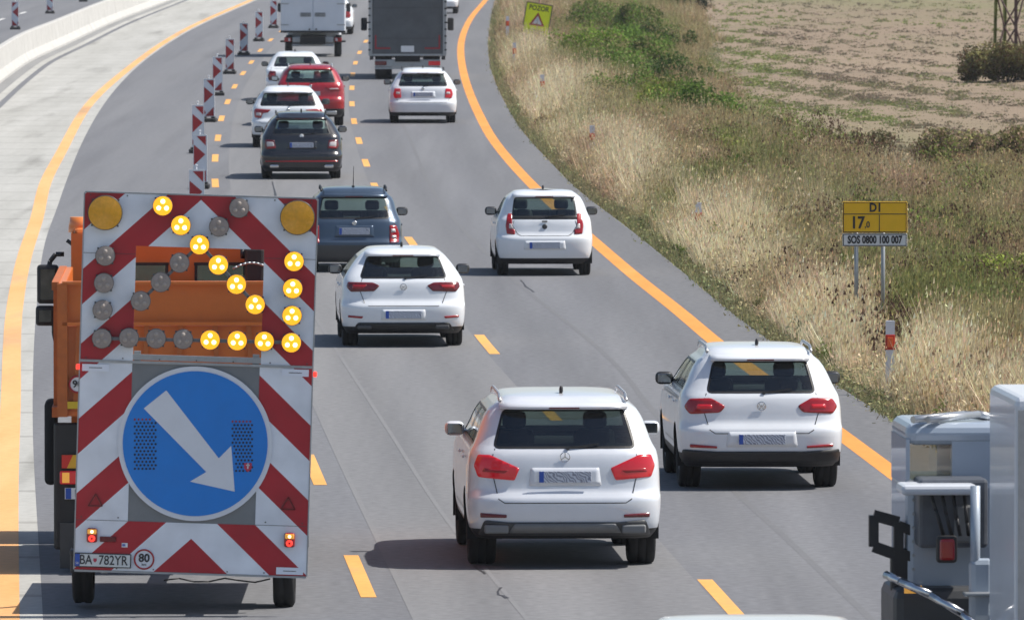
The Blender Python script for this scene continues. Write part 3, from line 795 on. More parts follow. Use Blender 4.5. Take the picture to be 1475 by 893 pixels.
cars['tig'] = make_car(dict(pos=(1090, 700), L=4.45, W=1.84, H=1.59, belt=1.06, top=1.42, zbump=.70, ground=.26, wr=.345, ww=.24, ro=.9, slope=.22, topw=.68, lane=.8,
    rw=(.60, .52), paint=WP2, rails=BSILV, spoil=.11, hatchlow=.64, clad=.44, hatchdx=.04, mirror=BLACK,
    lamps=[(rounded([(.40, .94), (.46, .87), (.80, .85), (.86, .93), (.80, 1.02), (.56, 1.03)], .03), RLAMP, (rounded([(.55, .91), (.72, .91), (.72, .96), (.55, .96)], .02), RLIT))],
    plate=.575, recess=(.40, .085), badge=.94, badgekind='ring',
    patches=[(rounded([(-.88, .46), (-.88, .30), (.88, .30), (.88, .46), (.5, .44), (-.5, .44)], .03), 'bumper_cladding', BLACK, .012),
             (rounded([(.5, .50), (.8, .52), (.8, .485), (.5, .475)], .01), 'reflector', RLAMP, .014, True)],
    label='white compact SUV with black lower bumper and roof rails beside the orange line'))
cars['golf'] = make_car(dict(pos=(579, 497), L=4.26, W=1.80, H=1.425, belt=.97, top=1.29, zbump=.62, ground=.2, wr=.32, ww=.225, ro=.82, slope=.30, topw=.64, lane=.3,
    rw=(.62, .51), paint=WP, spoil=.13, hatchlow=.60, hatchdx=.0, mirror=BLACK, glass=GLASS,
    lamps=[(rounded([(.34, .89), (.42, .81), (.76, .80), (.82, .87), (.80, .94), (.44, .935)], .02), RDARK, (rounded([(.58, .84), (.74, .84), (.74, .90), (.52, .90)], .02), RLAMP))],
    plate=.475, recess=(.33, .075), badge=.87, badgekind='ring',
    patches=[(rounded([(-.66, .36), (-.74, .235), (.74, .235), (.66, .36)], .03), 'diffuser', BLACK, .012),
             (rounded([(.58, .45), (.80, .465), (.80, .435), (.60, .42)], .01), 'reflector', RLAMP, .008, True)],
    exhaust=[(.56, .295, .2, .06, DARKG)], label='white hatchback with slim dark tail lights, directly right of the arrow trailer'))
cars['citi'] = make_car(dict(pos=(783, 396), L=3.58, W=1.64, H=1.445, belt=.97, top=1.31, zbump=.66, ground=.2, wr=.285, ww=.18, ro=.55, fo=.6, slope=.14, topw=.70, lane=.75,
    rw=(.545, .50), paint=WP, spoil=.07, hatchlow=.68, hatchdx=-.02, cols=(0, .42, 1), mirror=BLACK,
    lamps=[(rounded([(.50, .70), (.64, .71), (.66, .85), (.62, 1.05), (.55, 1.05), (.55, .80), (.50, .78)], .02), RLAMP, (rounded([(.53, .80), (.60, .80), (.60, .88), (.56, .88)], .01), CLEARL))],
    plate=.52, recess=(.36, .075), badge=.83, badgemat=DARKG,
    extra=[lambda K, r, add: add(K.patch('rear', rounded([(-.60, .955), (.60, .955), (.585, 1.0), (-.585, 1.0)], .015), .004, 'tailgate_glass_edge', SEAL, r)),
           lambda K, r, add: add(MB().box(0, K.Yr(0, .92)-.01, .92, .09, .01, .025).build('badge_lettering', DARKG, r))],
    label='small white city car with upright tail lights, right lane next to the orange line'))
cars['blue'] = make_car(dict(pos=(509, 390), L=4.2, W=1.66, H=1.44, belt=.89, top=1.26, zbump=.52, ground=.17, wr=.30, ww=.19, ro=.85, slope=.2, topw=.72, lane=.2,
    rw=(.60, .54), paint=BLU, spoil=.06, hatchlow=.5, rails=BLACK, whip=1, mirror=BLACK, clad=.45, cladmat=DARKG,
    lamps=[(rounded([(.60, .50), (.76, .51), (.77, .66), (.72, .80), (.60, .80)], .02), RLAMP, (rounded([(.64, .58), (.72, .58), (.72, .63), (.64, .63)], .01), CLEARL), (rounded([(.63, .68), (.71, .68), (.70, .74), (.63, .74)], .01), CLEARL))],
    plate=.70, recess=(.34, .1), recmat=BLU, badge=.84, label='steel blue estate car half hidden behind the arrow trailer edge'))
cars['black'] = make_car(dict(pos=(434, 257), L=4.67, W=1.80, H=1.47, belt=.96, top=1.30, zbump=.56, ground=.17, wr=.32, ww=.22, ro=.95, slope=.26, topw=.66, lane=.15,
    rw=(.63, .53), paint=BLK, spoil=.1, hatchlow=.55, mirror=BLK, rails=BLACK,
    lamps=[(rounded([(.56, .68), (.78, .66), (.82, .74), (.80, .87), (.60, .86)], .02), RDARK, (rounded([(.60, .73), (.76, .72), (.77, .83), (.62, .82)], .02), CLEARL), (rounded([(.60, .69), (.76, .68), (.76, .72), (.60, .725)], .01), RLAMP))],
    plate=.755, recess=(.34, .085), badge=.95, badgemat=PLATEW,
    patches=[(rounded([(-.80, .415), (-.80, .385), (.80, .385), (.80, .415)], .01), 'red_reflector_strip', RLAMP, .008)],
    exhaust=[(.60, .29, .2, .07, CHROME)], label='black estate car with thin red strip across the rear bumper'))
cars['wh2'] = make_car(dict(pos=(415, 212), L=4.2, W=1.80, H=1.50, belt=1.0, top=1.32, zbump=.66, ground=.22, wr=.33, ww=.22, ro=.85, slope=.24, topw=.68, lane=.12,
    rw=(.68, .58), paint=WP, spoil=.09, hatchlow=.6, mirror=BLACK, glass=GLASS,
    lamps=[(rounded([(.42, .93), (.50, .86), (.62, .84), (.66, .72), (.82, .74), (.84, .90), (.80, .95)], .02), RLAMP, (rounded([(.66, .78), (.78, .79), (.78, .86), (.66, .85)], .01), CLEARL))],
    plate=.5, badge=.93, label='white hatchback directly ahead of the black estate car'))
cars['red'] = make_car(dict(pos=(447, 181), L=4.5, W=1.82, H=1.62, belt=1.13, top=1.47, zbump=.72, ground=.24, wr=.345, ww=.23, ro=.85, slope=.26, topw=.68, lane=.22,
    rw=(.66, .55), paint=RED, spoil=.1, hatchlow=.7, rails=BSILV, clad=.48, mirror=BLACK,
    lamps=[(rounded([(.40, 1.03), (.50, .93), (.80, .93), (.84, 1.0), (.80, 1.08), (.60, 1.09)], .02), RLAMP, (rounded([(.52, .97), (.74, .975), (.74, 1.0), (.5, .995)], .01), CLEARL))],
    plate=.86, badge=1.05,
    patches=[(rounded([(-.7, .40), (-.7, .3), (.7, .3), (.7, .40)], .03), 'skid_plate', BSILV, .012)], label='red compact SUV, the only red car in the queue'))
cars['sal'] = make_car(dict(pos=(425, 145), L=4.5, W=1.72, H=1.43, belt=.96, top=1.27, zbump=.6, ground=.2, wr=.31, ww=.2, ro=.95, slope=.32, topw=.68, lane=.12, sedan=.5,
    rw=(.62, .52), paint=WP, hatchlow=.58, mirror=BLACK,
    lamps=[(rounded([(.54, .60), (.76, .60), (.80, .74), (.74, .88), (.56, .87)], .02), RDARK, (rounded([(.60, .7), (.74, .7), (.74, .8), (.60, .8)], .02), RLAMP))],
    plate=.74, badge=.86, label='white saloon between the red SUV and the box van'))
cars['oct'] = make_car(dict(pos=(609, 177), L=4.66, W=1.81, H=1.47, belt=.97, top=1.31, zbump=.58, ground=.2, wr=.32, ww=.22, ro=.95, slope=.24, topw=.66, lane=.75,
    rw=(.65, .55), paint=WP, spoil=.09, hatchlow=.56, rails=BLACK, mirror=BLACK,
    lamps=[(rounded([(.58, .68), (.76, .67), (.80, .78), (.76, .93), (.60, .93)], .02), RLIT, (rounded([(.62, .78), (.72, .78), (.72, .84), (.62, .84)], .01), CLEARL))],
    plate=.775, recess=(.33, .08), badge=.92, label='white estate car following the grey tarpaulin truck'))
LB = [(rounded([(.58, .68), (.76, .67), (.80, .78), (.76, .93), (.60, .93)], .02), RLAMP)]
make_car(dict(pos=(477, 50), L=4.4, W=1.80, H=1.6, belt=1.05, top=1.4, zbump=.6, ground=.22, wr=.33, ww=.22, slope=.2, lane=.1, rw=(.65, .55), paint=WP, lamps=LB, plate=.6, mirror=BLACK, label='white car mostly hidden behind the white box van'))
make_car(dict(pos=(632, 20), L=4.4, W=1.80, H=1.55, belt=1.0, top=1.36, zbump=.6, ground=.22, wr=.33, ww=.22, slope=.2, lane=.8, rw=(.65, .55), paint=WP, lamps=LB, plate=.6, mirror=BLACK, label='white car at the top edge, mostly hidden behind the grey truck'))
# ------------------------------------------------------------------ white car at the bottom edge (only its roof shows)
Y0 = 74.3
cN = make_car(dict(pos=(1096, 1200), L=4.5, W=1.85, H=1.66, belt=1.05, top=1.40, zbump=.68, ground=.26, wr=.34, ww=.24, ro=.9, slope=.22, topw=.84, lane=.7, rw=(.66, .56), paint=WP, lamps=LB, plate=.6, mirror=BLACK,
    label='white car at the bottom edge of which only the roof shows'))
def put(root, x, y): root.location = G(x, y); root.rotation_euler.z = heading(root.location.y, .75)
put(cN, 1096, 1238)
for ch in list(cN.children):
    if ch.name.startswith('antenna'): bpy.data.objects.remove(ch)
# ------------------------------------------------------------------ white box van
def box_van():
    loc = G(451, 82); r = thing('box_van', 'white box van with twin rear doors and vents at the head of the queue', 'van', loc, heading(loc.y, .12))
    V = paint('box_white', (.62, .66, .72), .4, 0, .2)
    hw = 1.15
    MB().box(0, 1.4, 1.97, 2*hw, 4.4, 2.2, bev=.02).build('box_body', V, r)
    for sg in (1, -1):
        d = MB().box(sg*hw/2, -.815, 1.99, hw-.05, .03, 2.1, bev=.008).build('rear_door', V, r)
        hb = MB()
        for z in (1.15, 1.9, 2.7): hb.box(sg*(hw-.14), -.84, z, .3, .02, .035)
        hb.build('hinge', STEEL, d)
        lb = MB()
        for k in range(5): lb.box(sg*.26, -.84, 1.45+k*.03, .38, .012, .014)
        lb.build('vent', DARKG, d)
        MB().box(sg*.12, -.845, .99, .05, .03, .06, bev=.01).build('latch', BLACK, d)
        l = MB().box(sg*.9, -.72, .62, .26, .08, .15, bev=.02).build('tail_light', RLAMP, r)
        MB().box(sg*.84, -.765, .62, .07, .01, .1).build('lamp_segment', CLEARL, l)
        t = MB().cyl((sg*1.0, .0, .36), (sg*.76, .0, .36), .36, n=24).build('wheel', TYRE, r)
        MB().cyl((sg*1.0, 3.5, .36), (sg*.78, 3.5, .36), .36, n=24).build('wheel', TYRE, r)
        m_ = MB().box(sg*1.24, 3.9, 1.7, .16, .12, .32, bev=.04).bar((sg*1.0, 3.9, 1.7), (sg*1.2, 3.9, 1.7), .05).build('side_mirror', BLACK, r)
        MB().box(sg*1.0, -.1, .55, .34, .9, .06, bev=.02).build('mudguard', BLACK, r)
    MB().box(0, -.83, .90, 2*hw+.02, .06, .07, bev=.01).build('rear_sill', BLACK, r)
    MB().box(0, -.72, .62, 1.45, .06, .2, bev=.02).box(0, -.7, .42, 1.5, .07, .08, bev=.02).build('rear_bumper', STEEL, r)
    MB().box(0, 1.6, .6, .9, 5.6, .24).build('chassis', UNDER, r)
    MB().box(0, -.765, .62, .52, .012, .11).build('number_plate', plate_mat(), r)
    MB().box(0, 4.3, 1.35, 1.96, 1.5, 1.7, bev=.2).build('cab', V, r)
    MB().box(0, 4.7, .6, 1.9, 1.6, .5, bev=.15).build('hood', V, r)
box_van()
# ------------------------------------------------------------------ grey tarpaulin truck
def tarp_truck():
    loc = G(587, 114); r = thing('tarpaulin_truck', 'box truck with dark grey tarpaulin rear and red reflective corner tapes', 'truck', loc, heading(loc.y, .8))
    T = mat('grey_tarpaulin', (.085, .095, .105), .55, var=.22, vscale=2.5, bump=.25, bscale=5)
    TS = mat('pale_tarpaulin', (.33, .35, .37), .55, var=.15, vscale=2.5, bump=.25, bscale=5)
    hw = 1.25
    MB().box(0, 2.6, 2.2, 2*hw, 7.2, 2.9, bev=.03).build('box_body', TS, r)
    tp = MB().box(0, -1.02, 2.2, 2*hw-.26, .04, 2.88, bev=.01).build('rear_tarpaulin', T, r)
    sb = MB()
    for z in (1.32, 2.3, 2.65): sb.box(0, -1.045, z, 2*hw-.28, .008, .012)
    sb.build('tarpaulin_seam', DARKG, tp)
    for sg in (1, -1):
        tb = MB(); tb.box(sg*.8, -1.05, 1.0, .5, .006, .05).box(sg*1.02, -1.05, 1.22, .05, .006, .4)
        tb.build('reflective_tape', mat('red_tape', (.3, .02, .03), .5), r)
        fr = MB().box(sg*(hw-.06), -1.03, 2.2, .12, .08, 2.9, bev=.01).build('corner_post', STEEL, r)
        bk = MB()
        for k in range(12): bk.box(sg*(hw-.03), -1.075, .95+k*.22, .07, .02, .05)
        bk.build('buckles', BLACK, fr)
        MB().cyl((sg*1.04, .0, .42), (sg*.5, .0, .42), .42, n=26).build('wheel', TYRE, r)
        MB().cyl((sg*1.04, 4.6, .42), (sg*.72, 4.6, .42), .42, n=26).build('wheel', TYRE, r)
        MB().box(sg*1.42, 6.8, 1.65, .2, .14, .42, bev=.04).bar((sg*1.1, 6.8, 1.7), (sg*1.4, 6.8, 1.7), .05).build('side_mirror', BLACK, r)
        MB().box(sg*.86, -.92, .52, .38, .08, .14, bev=.02).build('tail_light', RLIT if sg > 0 else RDARK, r)
        MB().box(sg*1.15, -.98, .72, .12, .1, .18).build('bumper_stop', BLACK, r)
    MB().box(0, -1.0, .79, 2*hw-.1, .1, .06).build('rear_sill', STEEL, r)
    MB().box(0, -.9, .52, 2.1, .08, .24, bev=.02).box(0, -.9, .36, 2.1, .1, .06).build('rear_bumper', STEEL, r)
    MB().box(0, 3, .68, .8, 8, .22).build('chassis', UNDER, r)
    MB().box(0, -1.055, .98, .42, .01, .2).build('number_plate', PLATEW, r)
    MB().box(0, 7.2, 1.7, 2.3, 1.7, 2.3, bev=.15).build('cab', TS, r)
tarp_truck()
# ------------------------------------------------------------------ orange tipper truck
OR = mat('orange_truck_paint', (.62, .155, .022), .42, var=.1, vscale=3, coat=.2)
ORD = mat('scuffed_orange_paint', (.46, .12, .022), .5, var=.2, vscale=5)
def orange_truck():
    loc = G(262, 818); r = thing('orange_truck', 'orange highway maintenance tipper truck towing the arrow trailer', 'truck', loc, 0)
    r.rotation_euler.z = heading(loc.y, .0)*.55
    hw = 1.215; s = 144.6; tz = math.tan(r.rotation_euler.z)
    def X(px, dy=0): return (px-CX)*(loc.y+dy)/FPX-loc.x+dy*tz
    def Z(py, dy=0): return HC-(py+200)*(loc.y+dy)/FPX
    yb = -.75                                         # tailgate plane
    body = MB()
    zb, zt = Z(600, yb), Z(408, yb); zm = Z(466, yb)
    body.box(-hw+.04, 1.35, (zb+zt)/2, .08, 4.1, zt-zb, bev=.01).box(hw-.04, 1.35, (zb+zt)/2, .08, 4.1, zt-zb, bev=.01)
    zfw = Z(409, 3.4)
    body.box(0, 1.35, zb+.05, 2*hw-.1, 4.1, .1).box(0, 3.38, (zb+zfw)/2, 2*hw-.1, .08, zfw-zb)
    body.box(0, yb+.04, (zm+zt)/2, 2*hw-.17, .06, zt-zm, bev=.01)
    body.box(0, yb+.04, (zb+zm)/2-.01, 2*hw-.17, .05, zm-zb-.03)
    bo = body.build('tipper_body', OR, r)
    rb = MB().box(0, yb-.01, zt+.005, 2*hw-.1, .14, .03).box(0, yb-.02, zm, 2*hw-.1, .12, .035)
    rb.build('tailgate_rail', OR, bo)
    rb = MB()
    for x in np.linspace(-1.0, 1.0, 7): rb.bar((x, yb-.01, zm-.02), (x+.04*(1 if x > 0 else -1), yb-.01, zb+.05), .05)
    for sg in (1, -1):
        rb.box(sg*(hw-.05), yb-.02, (zb+zt)/2, .1, .12, zt-zb)
        for k in range(6): rb.box(sg*(hw+.02), yb+.4+k*.62, (zb+zt)/2, .05, .07, zt-zb)
        rb.box(sg*(hw+.02), 1.35, zt-.03, .07, 4.1, .08).box(sg*(hw+.02), 1.35, zb+.04, .07, 4.1, .1)
    rb.build('body_rib', ORD, bo)
    # cab
    yc = 3.75; cb = MB(); cz0, cz1 = .95, Z(336, yc)
    hwc = 1.16
    # back wall with two openings for the rear windows
    wz0, wz1 = Z(407, yc)-.03, Z(380, yc)
    cb.box(0, yc, (wz1+cz1)/2, 2*hwc, .06, cz1-wz1).box(0, yc, (cz0+wz0)/2, 2*hwc, .06, wz0-cz0)
    for x0, x1 in ((-hwc, X(170, yc)), (X(240, yc), X(282, yc)), (X(352, yc), hwc)): cb.box((x0+x1)/2, yc, (wz0+wz1)/2, x1-x0, .06, wz1-wz0+.002)
    cb.box(0, yc+1.0, cz1, 2*hwc-.05, 2.0, .1, bev=.04)
    for sg in (1, -1):
        cb.box(sg*(hwc-.03), yc+1.0, (cz0+wz0)/2-.1, .06, 2.0, wz0-cz0-.1).box(sg*(hwc-.03), yc+.25, (wz0+cz1)/2, .06, .55, cz1-wz0).box(sg*(hwc-.04), yc+1.95, (wz0+cz1)/2, .08, .1, cz1-wz0)
    cb.box(0, yc+1.97, 1.5, 2*hwc-.04, .08, 1.1)
    co = cb.build('cab', OR, r)
    MB().box(0, yc+1.97, (2.05+cz1)/2, 2*hwc-.2, .012, cz1-2.1).build('windscreen', GLASS, co)
    for x0, x1 in ((X(170, yc), X(240, yc)), (X(282, yc), X(352, yc))):
        wo = MB().box((x0+x1)/2, yc-.02, (wz0+wz1)/2, x1-x0, .008, wz1-wz0).build('rear_window', GLASS, co)
        MB().box((x0+x1)/2, yc-.035, wz1, x1-x0+.04, .02, .03).box(x0, yc-.035, (wz0+wz1)/2, .03, .02, wz1-wz0).box(x1, yc-.035, (wz0+wz1)/2, .03, .02, wz1-wz0).build('window_seal', SEAL, wo)
    MB().box(0, yc+1.2, 1.7, 1.9, 1.4, .5, bev=.1).box(-.5, yc+.7, 2.05, .5, .14, .7, bev=.06).box(.5, yc+.7, 2.05, .5, .14, .7, bev=.06).build('cab_seats', INTER, co)
    # exhaust / air intake seen in the opening, on the right
    MB().box(X(366, yc), yc-.25, Z(380, yc), .2, .3, .36, bev=.03).cyl((X(352, yc), yc-.3, Z(364, yc)), (X(346, yc), yc-.3, Z(364, yc)), .05).build('air_intake', BLACK, r)
    pts = [(X(335, yc)+t*.32, yc-.4, Z(385, yc)+.06*math.sin(t*2.6)) for t in np.linspace(0, 1, 8)]
    MB().tube(pts, .014, 6).build('hose', STEEL, r)
    # beacon lamp on the roof edge
    MB().cyl((X(115, yc), yc+.3, cz1), (X(115, yc), yc+.3, cz1+.16), .13, .11, n=16).build('beacon_lamp', mat('orange_beacon', (.75, .22, .05), .3, coat=.6), r)
    # mirrors
    ym = yc+1.6
    mb = MB(); mb.tube([(X(92, ym), ym, Z(366, ym)), (X(80, ym), ym, Z(366, ym)), (X(72, ym), ym, Z(376, ym)), (X(70, ym), ym, Z(385, ym))], .025)
    mb.build('mirror_arm', BLACK, r); mb = MB(); mb.tube([(X(77, ym), ym, Z(462, ym)), (X(77, ym), ym, Z(480, ym)), (X(82, ym), ym, Z(505, ym))], .022).tube([(X(96, ym), ym, Z(346, ym)), (X(110, ym), ym, Z(356, ym)), (X(111, ym), ym, Z(390, ym))], .02)
    mb.build('mirror_arm', BLACK, r)
    for (x0, y0, x1, y1) in ((53, 381, 84, 437), (51, 440, 79, 469)):
        cx, cz = (X(x0, ym)+X(x1, ym))/2, (Z(y0, ym)+Z(y1, ym))/2; wx, wz = X(x1, ym)-X(x0, ym), Z(y0, ym)-Z(y1, ym)
        m_ = MB().box(cx, ym, cz, wx, .12, wz, bev=.035, seg=3).build('side_mirror', BLACK, r, smooth=True)
        MB().box(cx, ym-.062, cz, wx-.07, .008, wz-.08, bev=.003).build('mirror_glass', mat('dark_mirror_glass', (.07, .075, .08), .08, 1, var=.6, vscale=4), m_)
    for sg in (1, -1):
        for dy in (0,):
            w_ = MB(); xx = sg*(hw-.3); hh = .24
            w_.lathe([(-hh, .28), (-hh, .47), (-hh*.85, .51), (hh*.85, .51), (hh, .47), (hh, .28)], c=(xx, 0, .51), n=32).cyl((xx-hh*.5, 0, .51), (xx+hh*.5, 0, .51), .29)
            w_.build('wheel', TYRE, r)
        w_ = MB(); xx = sg*(hw-.2); w_.lathe([(-.15, .28), (-.15, .47), (-.12, .51), (.12, .51), (.15, .47), (.15, .28)], c=(xx, 4.2, .51), n=32).cyl((xx-.1, 4.2, .51), (xx+.1, 4.2, .51), .29); w_.build('wheel', TYRE, r)
        # front wing flap standing outside the body, rear mudguard
        MB().box(X(73, 2.8) if sg < 0 else hw-.1, 2.8, Z(636, 2.8), .13, .5, .86, bev=.055, seg=3).build('mudflap', TYRE, r, smooth=True)
        MB().box(sg*(hw-.17), -.62, Z(700, -.6), .42, .06, 1.25, bev=.08, seg=3).build('rear_mudguard', BLACK, r)
        MB().box(sg*(hw-.12), -.66, Z(800, -.6)+.1, .2, .04, .45).build('splash_flap', DARKG, r)
        bd = MB().box(sg*(hw-.15), -.68, Z(665, -.7), .22, .02, .13).build('marker_board', mat('reflective_yellow', (.75, .42, .03), .4), r)
        MB().prism([(sg*(hw-.15)-.11, -.694, Z(665, -.7)-.065), (sg*(hw-.15)-.11, -.694, Z(665, -.7)+.065), (sg*(hw-.15)+.0, -.694, Z(665, -.7)+.065), (sg*(hw-.15)-.06, -.694, Z(665, -.7)-.065)], (0, .003, 0)).build('board_stripe', mat('reflective_red', (.6, .03, .02), .4), bd)
        tl = MB().box(sg*(hw-.14), -.69, Z(688, -.7), .24, .05, .13, bev=.015).build('tail_light', RLIT, r)
        MB().box(sg*(hw-.08), -.72, Z(688, -.7), .07, .01, .1).build('lamp_segment', mat('amber_lamp_lens', (.7, .3, .03), .2, emit=(1, .5, .1), es=.3), tl)
    MB().box(-hw+.25, -.7, Z(711, -.7), .36, .015, .11).build('number_plate', PLATEW, r)
    MB().box(-hw+.105, -.709, Z(711, -.7), .055, .006, .105).build('country_band', PLATEB, r)
    text_obj('BA', .1, 'plate_lettering', INK, r, (-hw+.22, -.712, Z(711, -.7)), sx=.9, bold=.002)
    MB().box(0, 2.2, .85, .9, 6.4, .3).box(0, -.6, .72, 1.9, .12, .16).build('chassis', UNDER, r)
    sp = MB().cyl((X(113), yb-.06, Z(553, yb)), (X(113), yb-.05, Z(553, yb)), .088, n=28).build('speed_disc', PLATEW, r)
    MB().lathe([(0, .088), (-.006, .088), (-.006, .07), (0, .07)], ax='y', c=(X(113), yb-.062, Z(553, yb)), n=28).build('disc_rim', M_BEAC_R, sp)
    text_obj('90', .1, 'disc_lettering', INK, r, (X(113), yb-.068, Z(553, yb)), bold=.002)
    MB().box(X(104), yb-.07, Z(583, yb), .16, .015, .07).build('yellow_marker', mat('yellow_tape', (.6, .42, .02), .5), r)
    return r
orange_truck()
# ------------------------------------------------------------------ arrow trailer
AMBER_ON = mat('lit_amber_lens', (.9, .4, .02), .3, emit=(1, .42, .01), es=.85)
AMBER_SPOT = mat('lit_lamp_core', (1, .85, .4), .3, emit=(1, .86, .42), es=3.2)
AMBER_BIG = mat('amber_reflector_lens', (.72, .34, .004), .25, var=.2, vscale=20, coat=.5)
GREYL = mat('unlit_lens', (.30, .265, .245), .55, var=.15, vscale=30, spec=.2)
GREYC = mat('unlit_core', (.36, .32, .29), .5, spec=.2)
SIGNBLUE = mat('sign_blue', (.003, .20, .66), .35, var=.07, vscale=3)
SIGNWHITE = mat('sign_white', (.66, .70, .76), .35, var=.06, vscale=3)
GREYPL = mat('grey_backing', (.19, .205, .215), .5, var=.12, vscale=4)
DRED = mat('dark_red_reflector', (.12, .008, .012), .25)
SMALLRED = mat('lit_red_marker', (.8, .02, .02), .3, emit=(1, .05, .03), es=1.2)
def trailer():
    Yp = 96.4; sp = FPX/Yp; ang = R(1.75)
    o0 = A(274, 836, Yp)
    base = G(274, 890); r = thing('arrow_trailer', 'tall warning trailer with red and white chevrons, lit arrow lamps and blue keep right sign', 'trailer', (o0.x, Yp, 0))
    face = bpy.data.objects.new('sign_panel', None)
    ca, sa = math.cos(ang), math.sin(ang)
    def l2(px, py):                 # photo pixel -> metres in the leaning panel (u right, v up), origin bottom centre (274,825)
        dx, dy = (px-273.5)/sp, -(py-824.5)/sp
        return (dx*ca-dy*sa, dx*sa+dy*ca)
    z0 = (A(273.5, 824.5, Yp)).z
    def solid(pts, y, th): return [(p[0], y, p[1]) for p in pts]
    uL, uR = -1.075, 1.075; vT = l2(289, 281)[1]
    ph = l2(106, 823)[1]; per = 108/sp
    # red where  (y_left-387) mod 108 < 50 with y measured down the left edge
    vst = l2(111, 437)[1]
    phase = vst + .93*1.075
    MS = stripe_mat('chevron_sheeting', 0, 0, 0, per, .93, .475, True, phase=phase)
    frame = MB()
    o1 = l2(196, 353); o2 = l2(376, 518)
    vs = l2(280, 523)[1]
    def rect(mb, u0, v0, u1, v1, y, th, bev=0): mb.box((u0+u1)/2, y+th/2, (v0+v1)/2, u1-u0, th, v1-v0, bev=bev)
    up = MB()
    rect(up, uL, vs+.008, o1[0], vT, 0, .03); rect(up, o2[0], vs+.008, uR, vT, 0, .03); rect(up, o1[0], o1[1], o2[0], vT, 0, .03)
    upo = up.build('upper_panel', MS, r)
    lo = MB(); cb = l2(280, 753)[1]; cl_, cr = l2(188, 600)[0], l2(372, 600)[0]
    rect(lo, uL, 0, uR, cb, .0, .03); rect(lo, uL, cb, cl_, vs-.008, 0, .03); rect(lo, cr, cb, uR, vs-.008, 0, .03)
    loo = lo.build('lower_panel', MS, r)
    gb = MB(); rect(gb, cl_, cb, cr, vs+.0, .006, .02); gbo = gb.build('backing_plate', GREYPL, r)
    rb = MB(); rect(rb, uL-.01, vs-.012, uR+.01, vs+.012, -.012, .02); rect(rb, o1[0]-.0, o2[1]-.03, o2[0], o2[1]+.02, -.0, .05)
    rect(rb, uL-.012, 0, uL-.001, vT, -.005, .05); rect(rb, uR+.001, 0, uR+.012, vT, -.005, .05); rect(rb, uL, vT+.001, uR, vT+.014, -.005, .05); rect(rb, uL, -.02, uR, -.002, -.005, .06)
    # support frame behind
    for u in (-.55, .55): rect(rb, u-.03, .03, u+.03, vs+.1, .04, .06)
    rbo = rb.build('frame_rail', STEEL, r)
    # bolts, small joint lines
    bb = MB()
    for u in np.linspace(uL+.05, uR-.05, 7):
        for v in (.02, vs+.03, vT-.02, cb+.03):
            if v == cb+.03 and cl_ < u < cr: continue
            bb.cyl((u, 0, v), (u, -.006, v), .007, n=6)
    jl = l2(120, 363)[1]
    rect(bb, uL, jl, o1[0], jl+.004, -.002, .002); rect(bb, o2[0], jl-.0, uR, jl+.004, -.002, .002)
    rect(bb, uL, cb, cl_, cb+.004, -.002, .002); rect(bb, cr, cb, uR, cb+.004, -.002, .002)
    bb.build('bolts', DARKG, r)
    # lamp bars
    lb = MB()
    def P3(px, py, y): u, v = l2(px, py); return Vector((u, y, v))
    for a, b in (((147, 486), (420, 492)), ((203, 432), (288, 351)), ((288, 351), (368, 437)), ((152, 367), (147, 486)), ((424, 375), (420, 492))):
        pa, pb = P3(*a, -.03), P3(*b, -.03)
        if a[0] in (152, 424): continue
        lb.bar(pa, pb, .05, .03)
    lb.build('lamp_bar', MIDG, r)
    lit = [(235, 295), (261, 323), (288, 351), (315, 380), (341, 408), (368, 437), (424, 375), (422, 414), (421, 453), (420, 492), (381, 490), (342, 489), (303, 488)]
    unl = [(345, 298), (316, 325), (259, 377), (232, 405), (203, 432), (152, 367), (150, 406), (148, 445), (147, 486), (186, 485), (225, 486), (264, 487)]
    def lamp_mesh(rad, body, lens, core):
        h = MB().lathe([(0, .02), (0, rad*1.03), (-.05, rad*1.03), (-.05, rad*.97)], ax='y', n=28)
        for k in range(4): a = math.pi/4+k*math.pi/2; h.box(rad*1.07*math.cos(a), -.02, rad*1.07*math.sin(a), .016, .03, .016)
        ho = h.build('arrow_lamp', body, r)
        MB().lathe([(-.05, rad*.985), (-.055, rad*.7), (-.058, rad*.3), (-.059, .001)], ax='y', n=28).build('lens', lens, ho)
        if core:
            cbm = MB()
            for k in range(3):
                a = math.pi/2+k*2*math.pi/3; c = (rad*.45*math.cos(a), 0, rad*.45*math.sin(a))
                cbm.lathe([(-.055, rad*.24), (-.062, rad*.2), (-.064, .001)], ax='y', c=c, n=14)
            cbm.build('lamp_core', core, ho)
        return ho
    pl = lamp_mesh(14/sp, DARKG, AMBER_ON, AMBER_SPOT); pu = lamp_mesh(14/sp, DARKG, GREYL, GREYC); pbg = lamp_mesh(24.5/sp, DARKG, AMBER_BIG, None)
    pbg.name = 'amber_lamp'
    for proto, lst, lab in ((pl, lit, 'lit amber arrow lamp'), (pu, unl, 'unlit grey arrow lamp'), (pbg, [(152, 305), (429, 312)], None)):
        for i, p in enumerate(lst):
            o = proto if i == 0 else copy_tree(proto, r)
            u, v = l2(*p); o.location = (u, -.035, v)
            if lab: o['label'] = lab
    # blue disc
    cu, cv = l2(281, 638)
    MB().cyl((cu, 0, cv), (cu, -.02, cv), 111.5/sp, n=72).build('disc_rim', SIGNWHITE, r)
    disc = MB().cyl((cu, -.0201, cv), (cu, -.0255, cv), 104.5/sp, n=72).build('keep_right_disc', SIGNBLUE, r)
    arrow = [(239.5, 561), (315, 659), (333, 641), (338, 707), (273.5, 692.5), (297, 678.6), (207, 587)]
    MB().prism([(*[l2(*p)[0]], -.027, l2(*p)[1]) for p in arrow], (0, -.004, 0)).build('white_arrow', SIGNWHITE, disc)
    poly = arrow
